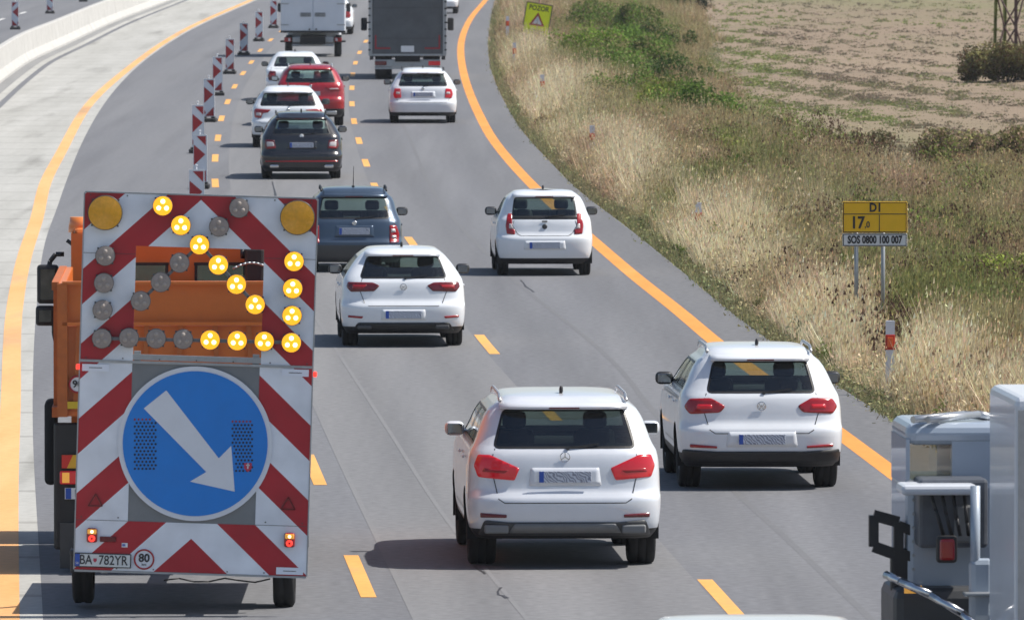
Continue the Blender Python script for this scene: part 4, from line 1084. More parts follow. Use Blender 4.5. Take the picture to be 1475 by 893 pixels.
    def inside(x, y):
        c = False; n = len(poly)
        for i in range(n):
            x1, y1 = poly[i]; x2, y2 = poly[i-1]
            if (y1 > y) != (y2 > y) and x < (x2-x1)*(y-y1)/(y2-y1)+x1: c = not c
        return c
    for x0, x1, y0, y1 in ((192, 226, 601, 676), (333, 365, 604, 679)):
        ny = 15; hb = MB(); hr = MB()
        for j in range(ny):
            for i in range(6):
                px = x0+2+(x1-x0-4)*(i+.5*(j % 2))/5.5; py = y0+2+(y1-y0-4)*j/(ny-1)
                if any(inside(px+a, py+b_) for a, b_ in ((0, 0), (3, 0), (-3, 0), (0, 3), (0, -3))): continue
                u, v = l2(px, py); (hr if j == 0 else hb).cyl((u, -.02, v), (u, -.0285, v), .0105, n=8)
        hb.build('perforation', mat('hole_black', (.008, .01, .015), .6), disc); hr.build('red_perforation', mat('hole_red', (.25, .03, .04), .5), disc)
    su, sv = l2(357, 672)
    MB().prism([(su-.035, -.029, sv+.04), (su+.035, -.029, sv+.04), (su+.035, -.029, sv-.01), (su, -.029, sv-.045), (su-.035, -.029, sv-.01)], (0, -.003, 0)).build('small_shield', mat('shield_red', (.45, .03, .08), .4), disc)
    MB().box(su, -.0335, sv+.012, .012, .002, .05).box(su, -.0335, sv+.02, .035, .002, .01).build('shield_cross', SIGNWHITE, disc)
    # tail lamps
    for px, py in ((132, 770), (417, 777)):
        u, v = l2(px, py)
        t = MB().box(u, -.03, v, .1, .06, .135, bev=.02, seg=3).build('tail_light', RLAMP, r, smooth=True)
        MB().box(u, -.057, v+.035, .085, .02, .045, bev=.008).build('indicator', mat('amber_lamp_lens', (.7, .3, .03), .2, emit=(1, .5, .1), es=.3), t)
        MB().lathe([(-.06, .032), (-.068, .028), (-.07, .012)], ax='y', c=(u, 0, v-.028), n=16).build('lamp_ring', SMALLRED, t)
        MB().cyl((u, -.06, v+.035), (u, -.07, v+.035), .014, n=12).build('lamp_core', AMBER_SPOT, t)
    u, v = l2(155, 776); MB().box(u, -.012, v, .15, .02, .05, bev=.006).build('reflector_bar', DRED, r)
    for px, py in ((137, 722), (415, 727)):
        u, v = l2(px, py); a = .075
        tp = MB()
        for k in range(3):
            t0, t1 = math.pi/2+k*2*math.pi/3, math.pi/2+(k+1)*2*math.pi/3
            tp.bar((u+a*math.cos(t0), -.006, v+a*math.sin(t0)), (u+a*math.cos(t1), -.006, v+a*math.sin(t1)), .018, .01)
        tp.build('triangle_reflector', DRED, r)
    # plate with registration
    u0, v0 = l2(107.5, 796); u1, v1 = l2(187, 817.5); u, v = l2(147.5, 806.5)
    pb = MB().box(u, -.012, v, .525, .02, .132, bev=.006).build('number_plate', DARKG, r)
    MB().box(u+.02, -.0245, v, .465, .006, .112).build('plate_face', mat('plate_face', (.6, .64, .64), .4), pb)
    bnd = MB().box(u-.236, -.0245, v, .045, .006, .112).build('country_band', PLATEB, pb)
    text_obj('SK', .03, 'band_lettering', SIGNWHITE, pb, (u-.236, -.029, v-.03))
    text_obj('BA', .125, 'plate_lettering', INK, pb, (u-.158, -.029, v), sx=.78, bold=.001)
    text_obj('782YR', .125, 'plate_lettering', INK, pb, (u+.095, -.029, v), sx=.80, bold=.001)
    MB().prism([(u-.088, -.028, v+.018), (u-.056, -.028, v+.018), (u-.056, -.028, v-.005), (u-.072, -.028, v-.02), (u-.088, -.028, v-.005)], (0, -.002, 0)).build('plate_shield', mat('shield_red', (.45, .03, .08), .4), pb)
    u, v = l2(207, 805)
    sd_ = MB().cyl((u, 0, v), (u, -.012, v), .098, n=32).build('speed_disc', SIGNWHITE, r)
    MB().lathe([(-.011, .096), (-.017, .096), (-.017, .081), (-.011, .081)], ax='y', c=(u, 0, v), n=32).build('disc_rim', M_BEAC_R, sd_)
    text_obj('80', .105, 'disc_lettering', INK, sd_, (u, -.014, v+.01), bold=.003); text_obj('km', .035, 'disc_lettering', INK, sd_, (u, -.014, v-.048))
    u, v = l2(179, 784.5)
    st = MB().box(u, -.006, v, .055, .006, .04).build('sticker', PLATEW, r); MB().box(u-.008, -.0105, v, .03, .003, .022).build('sticker_print', mat('faded_blue', (.12, .18, .45), .5), st)
    for (a, b_, c_, d) in ((118, 523, 157, 534), (406, 530, 445, 542), (397, 815, 437, 829)):
        p, q = l2(a, b_), l2(c_, d); uu, vv = (p[0]+q[0])/2, (p[1]+q[1])/2
        MB().box(uu, -.007, vv, .25, .008, .065).build('white_label', mat('label_white', (.72, .77, .86), .4), r)
        if py: MB().box(uu, -.012, vv, .12, .002, .008).build('label_print', MIDG, r)
    for px, py in ((112, 527), (454, 538)):
        u, v = l2(px, py); MB().box(u, -.02, v, .035, .05, .05, bev=.01).build('side_marker_light', SMALLRED, r)
    # the panel group leans: everything built so far is rotated about the foot of the panel
    for ch in list(r.children):
        M = Matrix.Translation((0, 0, z0)) @ Matrix.Rotation(ang, 4, 'Y')
        ch.matrix_basis = M @ ch.matrix_basis
    # chassis, deck, wheels
    X = lambda px: (px-274)/sp
    MB().box(-.02, 2.45, .80, 2.06, 4.2, .07, bev=.01).build('deck', STEEL, r)
    MB().box(-.5, 2.3, .62, .08, 4.4, .12).box(.5, 2.3, .62, .08, 4.4, .12).box(0, 1.3, .42, 1.9, .09, .09).box(0, 5.3, .62, .1, 3.0, .12).box(0, .5, .64, 1.9, .08, .1).build('chassis', UNDER, r)
    for k in (-.7, 0, .7): pass
    sb = MB()
    for x in (-.8, .8): sb.bar((x, 1.6, .84), (x, .08, 2.6), .06)
    for x in (-.8, .8): sb.box(x, .1, 1.7, .06, .06, 2.6)
    sb.build('prop_strut', STEEL, r)
    wy = 97.75-Yp
    for px, bot, tw_ in ((119, 868, .19), (409, 876.5, .2)):
        gx = (px-CX)*(Yp+wy)/FPX-o0.x; zc = A(px, bot, Yp+wy).z+.33
        zc = max(zc, .33)
        w_ = MB(); h = tw_/2; w_.lathe([(-h, .2), (-h*1.03, .29), (-h*.8, .33), (-.02, .33), (-.018, .322), (.018, .322), (.02, .33), (h*.8, .33), (h*1.03, .29), (h, .2)], c=(gx, wy, zc), n=30).cyl((gx-h*.6, wy, zc), (gx+h*.6, wy, zc), .21); w_.build('wheel', TYRE, r)
        MB().box(gx, wy, .735-.2, tw_+.03, .9, .05, bev=.01).box(gx, wy-.4, .43, tw_+.02, .03, .17, bev=.01).build('mudguard', DARKG, r)
    tb = MB(); pts = [(X(235+k*22), .12, .33+.02*math.sin(k*1.9)) for k in range(8)]; tb.tube(pts, .008, 5); tb.build('cable', BLACK, r)
trailer()
# ------------------------------------------------------------------ service truck entering at the right edge
def near_truck():
    Yr_ = 80.0; s = FPX/Yr_; o = A(1462, 893, Yr_)
    r = thing('service_truck', 'white high sided service truck with black side bracket, cut off by the right edge', 'truck', (o.x, Yr_, 0)); r.rotation_euler.z = R(3.2); tz = math.tan(R(3.2))
    V = paint('truck_white', (.60, .63, .68), .4, 0, .3); VB = paint('blue_grey_cab', (.36, .42, .50), .35, .1, .4)
    def Z(py, Y=Yr_): return HC-(py+200)*Y/FPX
    def X(px, dy=3.2): return (px-CX)*(Yr_+dy)/FPX-o.x+dy*tz
    zt = Z(572)
    MB().box(1.2, 1.0, (zt+.85)/2, 2.4, 2.0, zt-.85, bev=.07, seg=3).build('box_body', V, r)
    MB().box(1.2, -.02, Z(770), 2.3, .06, .05).box(.05, -.03, (zt+.9)/2, .06, .05, zt-1.1).build('door_frame', STEEL, r)
    MB().box(.62, -.03, Z(640), .35, .03, .3, bev=.02).build('rear_hatch', PLATEW, r)
    c = MB(); zc = Z(603, 84)
    # cab: sides with a real window opening
    yc = 4.0; xl, xr = X(1308), 1.9
    wz1, wz0 = Z(640, 83.5), Z(690, 83.5)
    c.box((xl+xr)/2, yc, (zc+wz1)/2, xr-xl, 1.3, zc-wz1, bev=.08, seg=3)
    c.box((xl+xr)/2, yc, (wz0+.95)/2+.0, xr-xl, 1.3, wz0-.95, bev=.06)
    for x0, x1 in ((X(1375), X(1412)), (X(1308), X(1314))): c.box((x0+x1)/2, yc, (wz0+wz1)/2, x1-x0, 1.26, wz1-wz0+.1)
    c.box((X(1412)+xr)/2, yc, (wz0+wz1)/2, xr-X(1412), 1.26, wz1-wz0+.1)
    co = c.build('cab', VB, r)
    MB().box(X(1345), yc-.5, (wz0+wz1)/2, X(1375)-X(1314), .01, wz1-wz0).build('rear_window', glass('pale_window', .75, (1, .97, .88)), co)
    MB().box((xl+X(1425))/2, yc-.68, wz0-.03, X(1425)-xl, .06, .06, bev=.02).build('waist_trim', BSILV, co)
    rb = MB()
    for k in range(2): rb.tube([(xl+.05+.12*k, 3.3, zc+.03), (xl+.5+.12*k, 3.7, zc+.05), (X(1425)+.1, 3.8, zc+.02)], .03, 8)
    rb.build('roof_bar', BSILV, co)
    # equipment locker between cab and box
    MB().box((X(1320)+X(1420))/2, 3.2, Z(745, 82.5), X(1420)-X(1320), .5, .55, bev=.03).build('locker', mat('locker_grey', (.09, .10, .12), .4, var=.3, vscale=5), r)
    MB().box((X(1290)+X(1400))/2, 2.9, Z(708, 82.5), X(1400)-X(1290), .5, .08, bev=.03).build('locker_lid', V, r)
    MB().box(X(1385), 2.92, Z(760, 82.5), .16, .04, .3, bev=.02).build('grey_panel', MIDG, r)
    # black bracket: rectangular loop mirror frame
    y = 3.4; Yb = Yr_+y
    lp = [(X(1262), y, Z(742, Yb)), (X(1298), y, Z(752, Yb)), (X(1298), y, Z(800, Yb)), (X(1262), y, Z(787, Yb)), (X(1262), y, Z(742, Yb))]
    mb = MB()
    for a, b in zip(lp[:-1], lp[1:]): mb.bar(a, b, .075, .09)
    mb.bar((X(1298), y, Z(757, Yb)), (X(1345), y, Z(775, Yb)), .08).bar((X(1298), y, Z(797, Yb)), (X(1345), y, Z(808, Yb)), .08)
    mb.build('mirror_bracket', BLACK, r)
    MB().box(X(1310), y+.02, Z(822, Yb), .26, .1, .36, bev=.03).build('battery_box', BLACK, r)
    MB().box(X(1355), 2.6, Z(792, 82.6), .12, .06, .17, bev=.02).build('tail_light', RLAMP, r)
    fb = MB(); fb.tube([(X(1272), 2.9, Z(828, 82.9)), (X(1290), 2.7, Z(838, 82.7)), (X(1330), 2.5, Z(858, 82.5)), (X(1372), 2.3, Z(885, 82.3)), (X(1395), 2.2, Z(910, 82.2))], .035, 8)
    fb.build('chrome_rail', CHROME, r)
    MB().box(X(1310), 2.85, Z(850, 82.8), .14, .03, .06).build('marker_light', mat('amber_lamp_lens', (.7, .3, .03), .2), r)
    MB().box((X(1285)+X(1425))/2, 3.6, .75, X(1425)-X(1285), 1.2, .9, bev=.08).build('fender', DARKG, r)
    hs = MB()
    for k in range(4): hs.tube([(X(1335+k*16), 2.8, Z(712, 82.8)), (X(1340+k*15), 2.7, Z(735+6*k, 82.7)), (X(1352+k*12), 2.75, Z(772, 82.7))], .016, 6)
    hs.build('hydraulic_hose', BLACK, r)
    for k in range(3): MB().box(X(1400), 2.5, .55+k*.32, .26, .2, .03, bev=.008).build('step', STEEL, r)
    MB().box(X(1355), 2.66, Z(792, 82.6), .17, .06, .22, bev=.03).build('lamp_housing', BLACK, r)
    MB().box(X(1404), 2.6, Z(850, 82.6), .2, .1, .5, bev=.05).cyl((X(1395), 2.6, Z(700, 82.6)), (X(1395), 2.6, Z(870, 82.6)), .04).build('grey_cylinder', VB, r)
    tp = MB()
    for k in range(7): tp.cyl((X(1318), 3.3, Z(700+k*20, 83.3)), (X(1318), 3.26, Z(700+k*20, 83.3)), .014, n=6)
    tp.build('bolts', STEEL, r)
    for yy in (1.2, 4.0):
        for x in (X(1300)+.35, 2.1): MB().lathe([(-.15, .25), (-.15, .45), (-.12, .48), (.12, .48), (.15, .45), (.15, .25)], c=(x, yy, .48), n=28).cyl((x-.1, yy, .48), (x+.1, yy, .48), .26).build('wheel', TYRE, r)
    MB().box(1.1, 2.2, .75, 1.2, 5.2, .3).build('chassis', UNDER, r)
near_truck()
# ------------------------------------------------------------------ roadside signs
M_POST = mat('sign_post', (.33, .35, .36), .45, .5, var=.15)
def km_sign():
    g = G(1252, 497, -.1); Y = g.y; s = FPX/Y
    r = thing('kilometre_sign', 'yellow kilometre sign D1 17,0 with white SOS plate on two grey posts', 'road sign', (g.x, Y, -.2))
    def X(px): return (px-1260)/s+(A(1260, 400, Y).x-g.x)
    def Z(py): return A(1260, py, Y).z+.2
    YEL = mat('sign_yellow', (.86, .50, .005), .4, var=.06, vscale=5); BK = INK
    for px in (1233.5, 1272): MB().cyl((X(px), .03, 0), (X(px), .03, Z(292)), .03, n=10).build('post', M_POST, r)
    w2 = 46.5/s
    def panel(y0, y1, name, m):
        cz = (Z(y0)+Z(y1))/2; h = Z(y0)-Z(y1)
        bk = MB().box(X(1260), -.01, cz, 2*w2, .02, h, bev=.006).build(name, m, r)
        fb = MB()
        t = .012
        fb.box(X(1260), -.023, cz+h/2-t, 2*w2-t, .003, t).box(X(1260), -.023, cz-h/2+t, 2*w2-t, .003, t).box(X(1260)-w2+t, -.0235, cz, t, .003, h-t).box(X(1260)+w2-t, -.0235, cz, t, .003, h-t)
        fb.build('border', BK, bk); return bk
    a = panel(290.5, 335.5, 'yellow_plate', YEL)
    MB().box(X(1260), -.023, Z(308.5), 2*w2-.02, .003, .011).box(X(1266.5), -.0235, (Z(308.5)+Z(335))/2, .011, .003, Z(308.5)-Z(335)-.02).build('divider', BK, a)
    text_obj('D1', .175, 'lettering', BK, a, (X(1261), -.024, Z(299.7)), sx=.85, bold=.006)
    text_obj('17', .245, 'lettering', BK, a, (X(1235), -.024, Z(321.5)), sx=.85, bold=.007)
    text_obj(',0', .13, 'lettering', BK, a, (X(1249), -.024, Z(324)), sx=.85, bold=.002)
    b = panel(336.5, 355, 'white_plate', PLATEW)
    text_obj('SOS 0800 100 007', .155, 'lettering', BK, b, (X(1260), -.024, Z(345.8)), sx=.68, bold=.006)
km_sign()
def warn_sign():
    g = G(772, 70); Y = g.y; s = FPX/Y
    r = thing('warning_sign', 'tilted fluorescent yellow green warning board with red triangle in the verge', 'road sign', (g.x, Y, -.1))
    t = math.atan2(8, 36)
    P = lambda x, y: (A(x, y, Y).x-g.x, A(x, y, Y).z+.1)
    FL = mat('fluorescent_sheet', (.82, .95, .01), .45, var=.05); q = [(759, 3), (796, 9), (788, 57), (752, 46)]
    pts = [P(*p) for p in q]
    bo = MB().prism([(x, 0, z) for x, z in pts], (0, .03, 0)).build('board', FL, r)
    eb = MB()
    for i in range(4):
        a, b = pts[i], pts[(i+1) % 4]
        if i == 2: continue
        eb.bar((a[0], -.005, a[1]), (b[0], -.005, b[1]), .05, .03)
    eb.build('board_edge', DARKG, bo)
    tr = [P(775.5, 18.5), (P(784, 39.5)), P(762, 36)]
    MB().prism([(x, -.006, z) for x, z in tr], (0, -.004, 0)).build('triangle_rim', M_BEAC_R, bo)
    cx = sum(p[0] for p in tr)/3; cz = sum(p[1] for p in tr)/3
    MB().prism([(cx+(x-cx)*.62, -.011, cz+(z-cz)*.62) for x, z in tr], (0, -.003, 0)).build('triangle_field', SIGNWHITE, bo)
    MB().bar((cx+.01, -.018, cz+.12), (cx, -.018, cz-.03), .04, .006).box(cx-.01, -.018, cz-.09, .04, .006, .04).build('exclamation_mark', INK, bo)
    u, v = P(776.5, 13)
    text_obj('POZOR', .26, 'lettering', INK, bo, (u, -.008, v), rot=(math.pi/2, t*.75, 0), sx=.85, bold=.004)
    lb = MB()
    for (a, b) in (((762, 42), (782, 47)), ((765, 46.5), (779, 50.5))):
        p0, p1 = P(*a), P(*b); n = 9
        for k in range(n):
            x = p0[0]+(p1[0]-p0[0])*k/(n-1); z = p0[1]+(p1[1]-p0[1])*k/(n-1); lb.box(x, -.006, z, .035, .006, .05)
    lb.build('small_lettering', mat('dark_green_print', (.1, .2, .02), .5), bo)
    p = P(774, 20); MB().cyl((p[0]-.05, .08, -.1), (p[0]+.1, .08, P(773, 0)[1]+.2), .035, n=8).build('post', mat('rusty_post', (.16, .07, .06), .7), r)
warn_sign()
def make_delin():
    r = thing('delineator_post', 'x', 'marker post')
    W_ = mat('delineator_white', (.68, .70, .76), .5, var=.08); b = MB()
    b.prism([(-.06, -.03, 0), (.06, -.03, 0), (.045, .05, 0), (-.045, .05, 0)], (0, 0, 1.08)); b.prism([(-.06, -.03, 1.08), (.06, -.03, 1.08), (.045, .05, 1.08), (-.045, .05, 1.08)], (0, 0, .04))
    b.build('post', W_, r)
    bd = MB().box(0, -.004, .84, .128, .07, .2, bev=.01).build('red_band', mat('delineator_red', (.5, .03, .015), .35), r)
    MB().box(0, -.045, .84, .075, .012, .13, bev=.004).build('reflector', mat('orange_reflector', (.8, .12, .03), .2, coat=.5), bd)
    return r
dp = make_delin()
for i, (x, y, h, lb) in enumerate([(1282, 569, 0, 'delineator post below the kilometre sign, the nearest and cleanest one'), (1006, 362, 0, 'delineator post in dry grass right of the small white city car'), (853, 238, 0, 'delineator post half way up the verge, above the small white city car'),
        (781, 156, 0, 'pale delineator post in the straw below the yellow green warning board'), (741, 100, 0, 'delineator post left of the yellow green warning board base'), (731, 60, 0, 'farthest delineator post, left of the yellow green warning board')]):
    o = dp if i == 0 else copy_tree(dp)
    top = {1282: 462, 1006: 292, 853: 181, 781: 108, 741: 62, 731: 24}[x]
    g = G(x, y); o.location = (g.x, g.y, A(x, top, g.y).z-1.12); o['label'] = lb; o['group'] = 'delineator posts along the verge'
# ------------------------------------------------------------------ lattice pylon
def pylon():
    g = G(1462, 104, -.3); r = thing('lattice_pylon', 'rusty lattice pylon foot with mossy legs rising from a bush at the top right', 'pylon', g)
    corners = [(.1, -.9), (-.62, .0), (-.34, .9), (.42, .2)]
    corners = [(G(1466, 108).x-g.x, -8), (G(1436, 95).x-g.x, 8), (G(1448, 84).x-g.x, 26), (G(1479, 98).x-g.x, 6)]
    corners = [(.0, -.6), (-.75, .1), (-.35, .75), (.42, .05)]
    RU = mat('rusty_angle_iron', (.09, .05, .045), .8, var=.3); MO = mat('mossy_angle_iron', (.12, .14, .03), .9, var=.5, vscale=3)
    Ht = 14
    for i, (x, y) in enumerate(corners):
        b = MB(); t = 1-.25
        p0 = Vector((x, y, 0)); p1 = Vector((x*.6, y*.6, Ht))
        b.bar(p0, p1, .11, .03); b.bar(p0+Vector((.04, .04, 0)), p1+Vector((.04, .04, 0)), .03, .11); b.build('leg', RU if i in (0, 3) else MO, r)
    b = MB(); H_ = 1.35
    for i in range(4):
        a, c = corners[i], corners[(i+1) % 4]
        for k in range(10):
            z0, z1 = k*H_+.2, (k+1)*H_+.2; f0, f1 = 1-.4*z0/Ht, 1-.4*z1/Ht
            if (k+i) % 2: b.bar((a[0]*f0, a[1]*f0, z0), (c[0]*f1, c[1]*f1, z1), .045)
            else: b.bar((c[0]*f0, c[1]*f0, z0), (a[0]*f1, a[1]*f1, z1), .045)
    b.build('brace', RU, r)
pylon()
# ------------------------------------------------------------------ vegetation
def leaf_mat(name, tr=.35):
    m = bpy.data.materials.new(name); m.use_nodes = True; nt = m.node_tree; nt.nodes.clear(); L = nt.links
    at = nt.nodes.new('ShaderNodeAttribute'); at.attribute_name = 'Col'
    d = nt.nodes.new('ShaderNodeBsdfDiffuse'); t = nt.nodes.new('ShaderNodeBsdfTranslucent'); mx = nt.nodes.new('ShaderNodeMixShader'); mx.inputs[0].default_value = tr
    o = nt.nodes.new('ShaderNodeOutputMaterial')
    L.new(at.outputs['Color'], d.inputs[0]); L.new(at.outputs['Color'], t.inputs[0]); L.new(d.outputs[0], mx.inputs[1]); L.new(t.outputs[0], mx.inputs[2]); L.new(mx.outputs[0], o.inputs[0])
    return m
M_VEG = leaf_mat('dry_blades'); M_LEAF = leaf_mat('foliage', .3); M_BARK = mat('bark', (.08, .06, .045), .9, var=.3)
def tri_mesh(name, V, C, m, per=3, parent=None):
    """V: (n, per, 3) corners, C: (n,3) colours"""
    n = V.shape[0]; me = bpy.data.meshes.new(name)
    me.vertices.add(n*per); me.vertices.foreach_set('co', V.astype(np.float32).ravel())
    me.loops.add(n*per); me.loops.foreach_set('vertex_index', np.arange(n*per, dtype=np.int32))
    me.polygons.add(n); me.polygons.foreach_set('loop_start', np.arange(0, n*per, per, dtype=np.int32))
    me.update(calc_edges=True)
    ca = me.color_attributes.new('Col', 'FLOAT_COLOR', 'POINT')
    c4 = np.ones((n, per, 4), np.float32); c4[..., :3] = C[:, None, :]; ca.data.foreach_set('color', c4.ravel())
    me.materials.append(m)
    o = bpy.data.objects.new(name, me); COL.objects.link(o)
    if parent: o.parent = parent
    return o
def vnoise(x, y, seed=0):
    def h(i, j):
        v = np.sin(i*127.1+j*311.7+seed*74.7)*43758.5453; return v-np.floor(v)
    xi, yi = np.floor(x), np.floor(y); fx, fy = x-xi, y-yi; fx = fx*fx*(3-2*fx); fy = fy*fy*(3-2*fy)
    return (h(xi, yi)*(1-fx)+h(xi+1, yi)*fx)*(1-fy)+(h(xi, yi+1)*(1-fx)+h(xi+1, yi+1)*fx)*fy
def fbm(x, y, seed=0): return .5*vnoise(x, y, seed)+.3*vnoise(x*2.1, y*2.1, seed+1)+.2*vnoise(x*4.3, y*4.3, seed+2)
def interp_curve(pts): a = np.array(sorted(pts)); return lambda q: np.interp(q, a[:, 0], a[:, 1])
# brush / open field boundary: photo row below which the tall weeds stand, by column
fieldrow = interp_curve([(980, -60), (1010, 10), (1030, 90), (1060, 140), (1110, 165), (1180, 200), (1260, 225), (1310, 250), (1350, 245), (1400, 235), (1475, 225), (1560, 220)])
def gauss(px, py, cx, cy, sx, sy): return np.exp(-((px-cx)/sx)**2-((py-cy)/sy)**2)
def ground_z(X, Y):
    d = X-cEdge(np.clip(Y, 45, 900)); return np.where(d > 0, -.06-.05*np.minimum(d, 1)-.25*np.clip((d-2)/4, 0, 1), -.06)
def grass():
    N = 260000
    px = RNG.uniform(640, 1600, N); py = -25+(RNG.uniform(0, 1, N)**.92)*835
    gx = (px-CX)/FPX; b = (CY-py)/FPX; dy = _cp+b*_sp; dz = -_sp+b*_cp; t = (-.15-HC)/dz; X = gx*t; Y = dy*t
    D = X-cEdge(Y); n1 = fbm(X*.35, Y*.07, 3); n2 = fbm(X*1.2, Y*.25, 9); n3 = fbm(X*3, Y*.8, 5)
    edgej = .12*n2
    jx = 70*(fbm(X*.6, Y*.12, 91)-.5)+RNG.normal(0, 9, N); tall = (py > fieldrow(px+jx))
    keep = (D > .02+edgej) & (tall | (RNG.random(N) < .2+.5*np.clip(gauss(px, py, 1080, 70, 90, 80)+gauss(px, py, 1260, 130, 90, 25), 0, 1)))
    px, py, X, Y, D, n1, n2, n3, tall = [a[keep] for a in (px, py, X, Y, D, n1, n2, n3, tall)]; N = len(X)
    u = RNG.random(N)
    # heights in metres
    mound = fbm(X*1.5, Y*.5, 77)
    h = (.22+.5*np.clip(D-.2, 0, 1)*(.5+n2)*.9)*(.15+1.65*mound)
    h = np.where(D < .22+.35*n2, .08+.22*n3, h)
    nearpost = gauss(px, py, 1270, 545, 60, 45); h = h*(1-.5*nearpost)
    straw = (gauss(px, py, 815, 155, 65, 26)+gauss(px, py, 915, 268, 42, 34)+gauss(px, py, 1040, 385, 100, 42)*.9+gauss(px, py, 1180, 530, 110, 60)*.8+gauss(px, py, 1390, 600, 80, 35)*.6-gauss(px, py, 1410, 470, 110, 80)*.9+gauss(px, py, 775, 95, 50, 18)*.6+gauss(px, py, 1060, 175, 50, 22)*.5)
    straw = np.clip(straw*1.1-.14+.9*np.exp(-((D-1.0)/.75)**2)*np.clip((fbm(X*.8, Y*.13, 15)-.3)*2.6, 0, 1.3)+(n2-.5)*1.3+(n1-.5)*.5, 0, 1)*(D > .22+.2*n2)
    green = np.clip(gauss(px, py, 1065, 245, 40, 45)+gauss(px, py, 960, 335, 40, 25)+gauss(px, py, 1400, 430, 90, 80)*1.0+gauss(px, py, 900, 110, 90, 90)*.9+gauss(px, py, 1240, 280, 90, 25)*.4+(fbm(X*.5, Y*.1, 21)-.5)*3.0, 0, 1)
    brown = np.clip((fbm(X*.6, Y*.12, 31)-.42)*3.0+gauss(px, py, 740, 60, 50, 80)*.7+gauss(px, py, 1400, 500, 90, 50)*.7, 0, 1)
    h = h*(1+.25*straw)
    jx2 = 70*(fbm(X*.6, Y*.12, 91)-.5); fr_ = np.minimum(fieldrow(px+jx2+18)-py, fieldrow(px+jx2)-py+20); h = h*np.clip(.35-fr_/60, .35, 1); h = np.where(tall, h, .03+.07*n3)
    base = np.array([.41, .345, .19]); cs = np.array([.86, .73, .50]); cg = np.array([.215, .26, .085]); cb = np.array([.43, .30, .20])
    C = base+0*X[:, None]
    C = C*(1-brown[:, None])+cb*brown[:, None]
    C = C*(1-green[:, None]*.8)+cg*green[:, None]*.8
    C = C*(1-straw[:, None]*.85)+cs*straw[:, None]*.85
    ed = (D < .22+.35*n2)[:, None]*.7; C = C*(1-ed)+np.array([.22, .235, .12])*ed
    # open field: green patches on grey brown clods
    gf = np.clip((fbm(X*.16, Y*.025, 41)-.46)*4+gauss(px, py, 1090, 90, 90, 60)*.9+gauss(px, py, 1050, 30, 40, 40)+gauss(px, py, 1250, 160, 60, 15)*.8, 0, 1)[:, None]
    gf = np.clip(gf+.8*np.exp(-np.maximum(fr_, 0)[:, None]/22), 0, 1)
    fc = np.array([.26, .215, .155])*(1-gf)+np.array([.27, .31, .12])*gf
    C = np.where(tall[:, None], C, fc)
    K = 6
    ang = RNG.uniform(0, 2*np.pi, (N, K)); rad = RNG.uniform(0, .14, (N, K))
    hh = h[:, None]*RNG.uniform(.55, 1.25, (N, K)); wd = np.where(tall[:, None], .008+.012*RNG.random((N, K)), .03+.03*RNG.random((N, K)))*(.6+.4*np.clip(Y[:, None]/200, .6, 2))
    bx = X[:, None]+rad*np.cos(ang); by = Y[:, None]+rad*np.sin(ang)*1.5; bz = ground_z(bx, by)-.03
    lx = RNG.normal(0, .22, (N, K))*hh-.05*hh; ly = RNG.normal(0, .2, (N, K))*hh
    fa = RNG.uniform(-.9, .9, (N, K)); cx, cy = np.cos(fa)*wd, np.sin(fa)*wd
    V = np.stack([np.stack([bx-cx, by-cy, bz], -1), np.stack([bx+cx, by+cy, bz], -1), np.stack([bx+lx, by+ly, bz+hh], -1)], 2).reshape(-1, 3, 3)
    # seed heads: a fat upper half on some stalks
    m = (RNG.random((N, K)) < .4) & tall[:, None] & (h[:, None] > .4)
    tx, ty, tz = (bx+lx)[m], (by+ly)[m], (bz+hh)[m]; s = RNG.uniform(.02, .055, tx.shape); wv = RNG.uniform(.008, .02, tx.shape)
    fdir = RNG.uniform(-.8, .8, tx.shape); ex, ey = np.cos(fdir)*wv, np.sin(fdir)*wv
    V2 = np.stack([np.stack([tx-ex, ty-ey, tz-s], -1), np.stack([tx+ex, ty+ey, tz-s*.6], -1), np.stack([tx+ex*.3, ty, tz+s], -1)], 1)
    # loose leaves and broken stalks between the blades
    K3 = 4; pick = tall & (straw < .75); X3, Y3, h3, C3 = X[pick], Y[pick], h[pick], C[pick]; n3_ = len(X3)
    qx = X3[:, None]+RNG.normal(0, .12, (n3_, K3)); qy = Y3[:, None]+RNG.normal(0, .15, (n3_, K3)); qz = ground_z(qx, qy)+h3[:, None]*RNG.uniform(.15, 1.05, (n3_, K3))
    q = np.stack([qx, qy, qz], -1); s3 = RNG.uniform(.012, .038, (n3_, K3, 1)); va = RNG.normal(0, 1, (n3_, K3, 3)); vb = RNG.normal(0, 1, (n3_, K3, 3))
    va /= np.linalg.norm(va, axis=-1)[..., None]; vb /= np.linalg.norm(vb, axis=-1)[..., None]
    V3 = np.stack([q-va*s3, q+va*s3, q+vb*s3*1.2], 2).reshape(-1, 3, 3)
    C3 = (C3[:, None, :]*RNG.uniform(.5, 1.45, (n3_, K3, 1))*(1+RNG.normal(0, .08, (n3_, K3, 3)))).reshape(-1, 3)
    jit = RNG.uniform(.65, 1.35, (N, K, 1))*(1+RNG.normal(0, .06, (N, K, 3)))
    CC = (C[:, None, :]*jit)
    C2 = CC[m]*np.array([1.15, 1.05, .95])*RNG.uniform(.6, 1.3, (len(tx), 1))
    CC = CC.reshape(-1, 3)
    o = tri_mesh('verge_grass', np.concatenate([V, V2, V3]), np.clip(np.concatenate([CC, C2, C3]), .01, .9), M_VEG)
    tag(o, 'tall dry straw and weeds covering the verge beside the motorway', 'grass', kind='stuff')
grass()
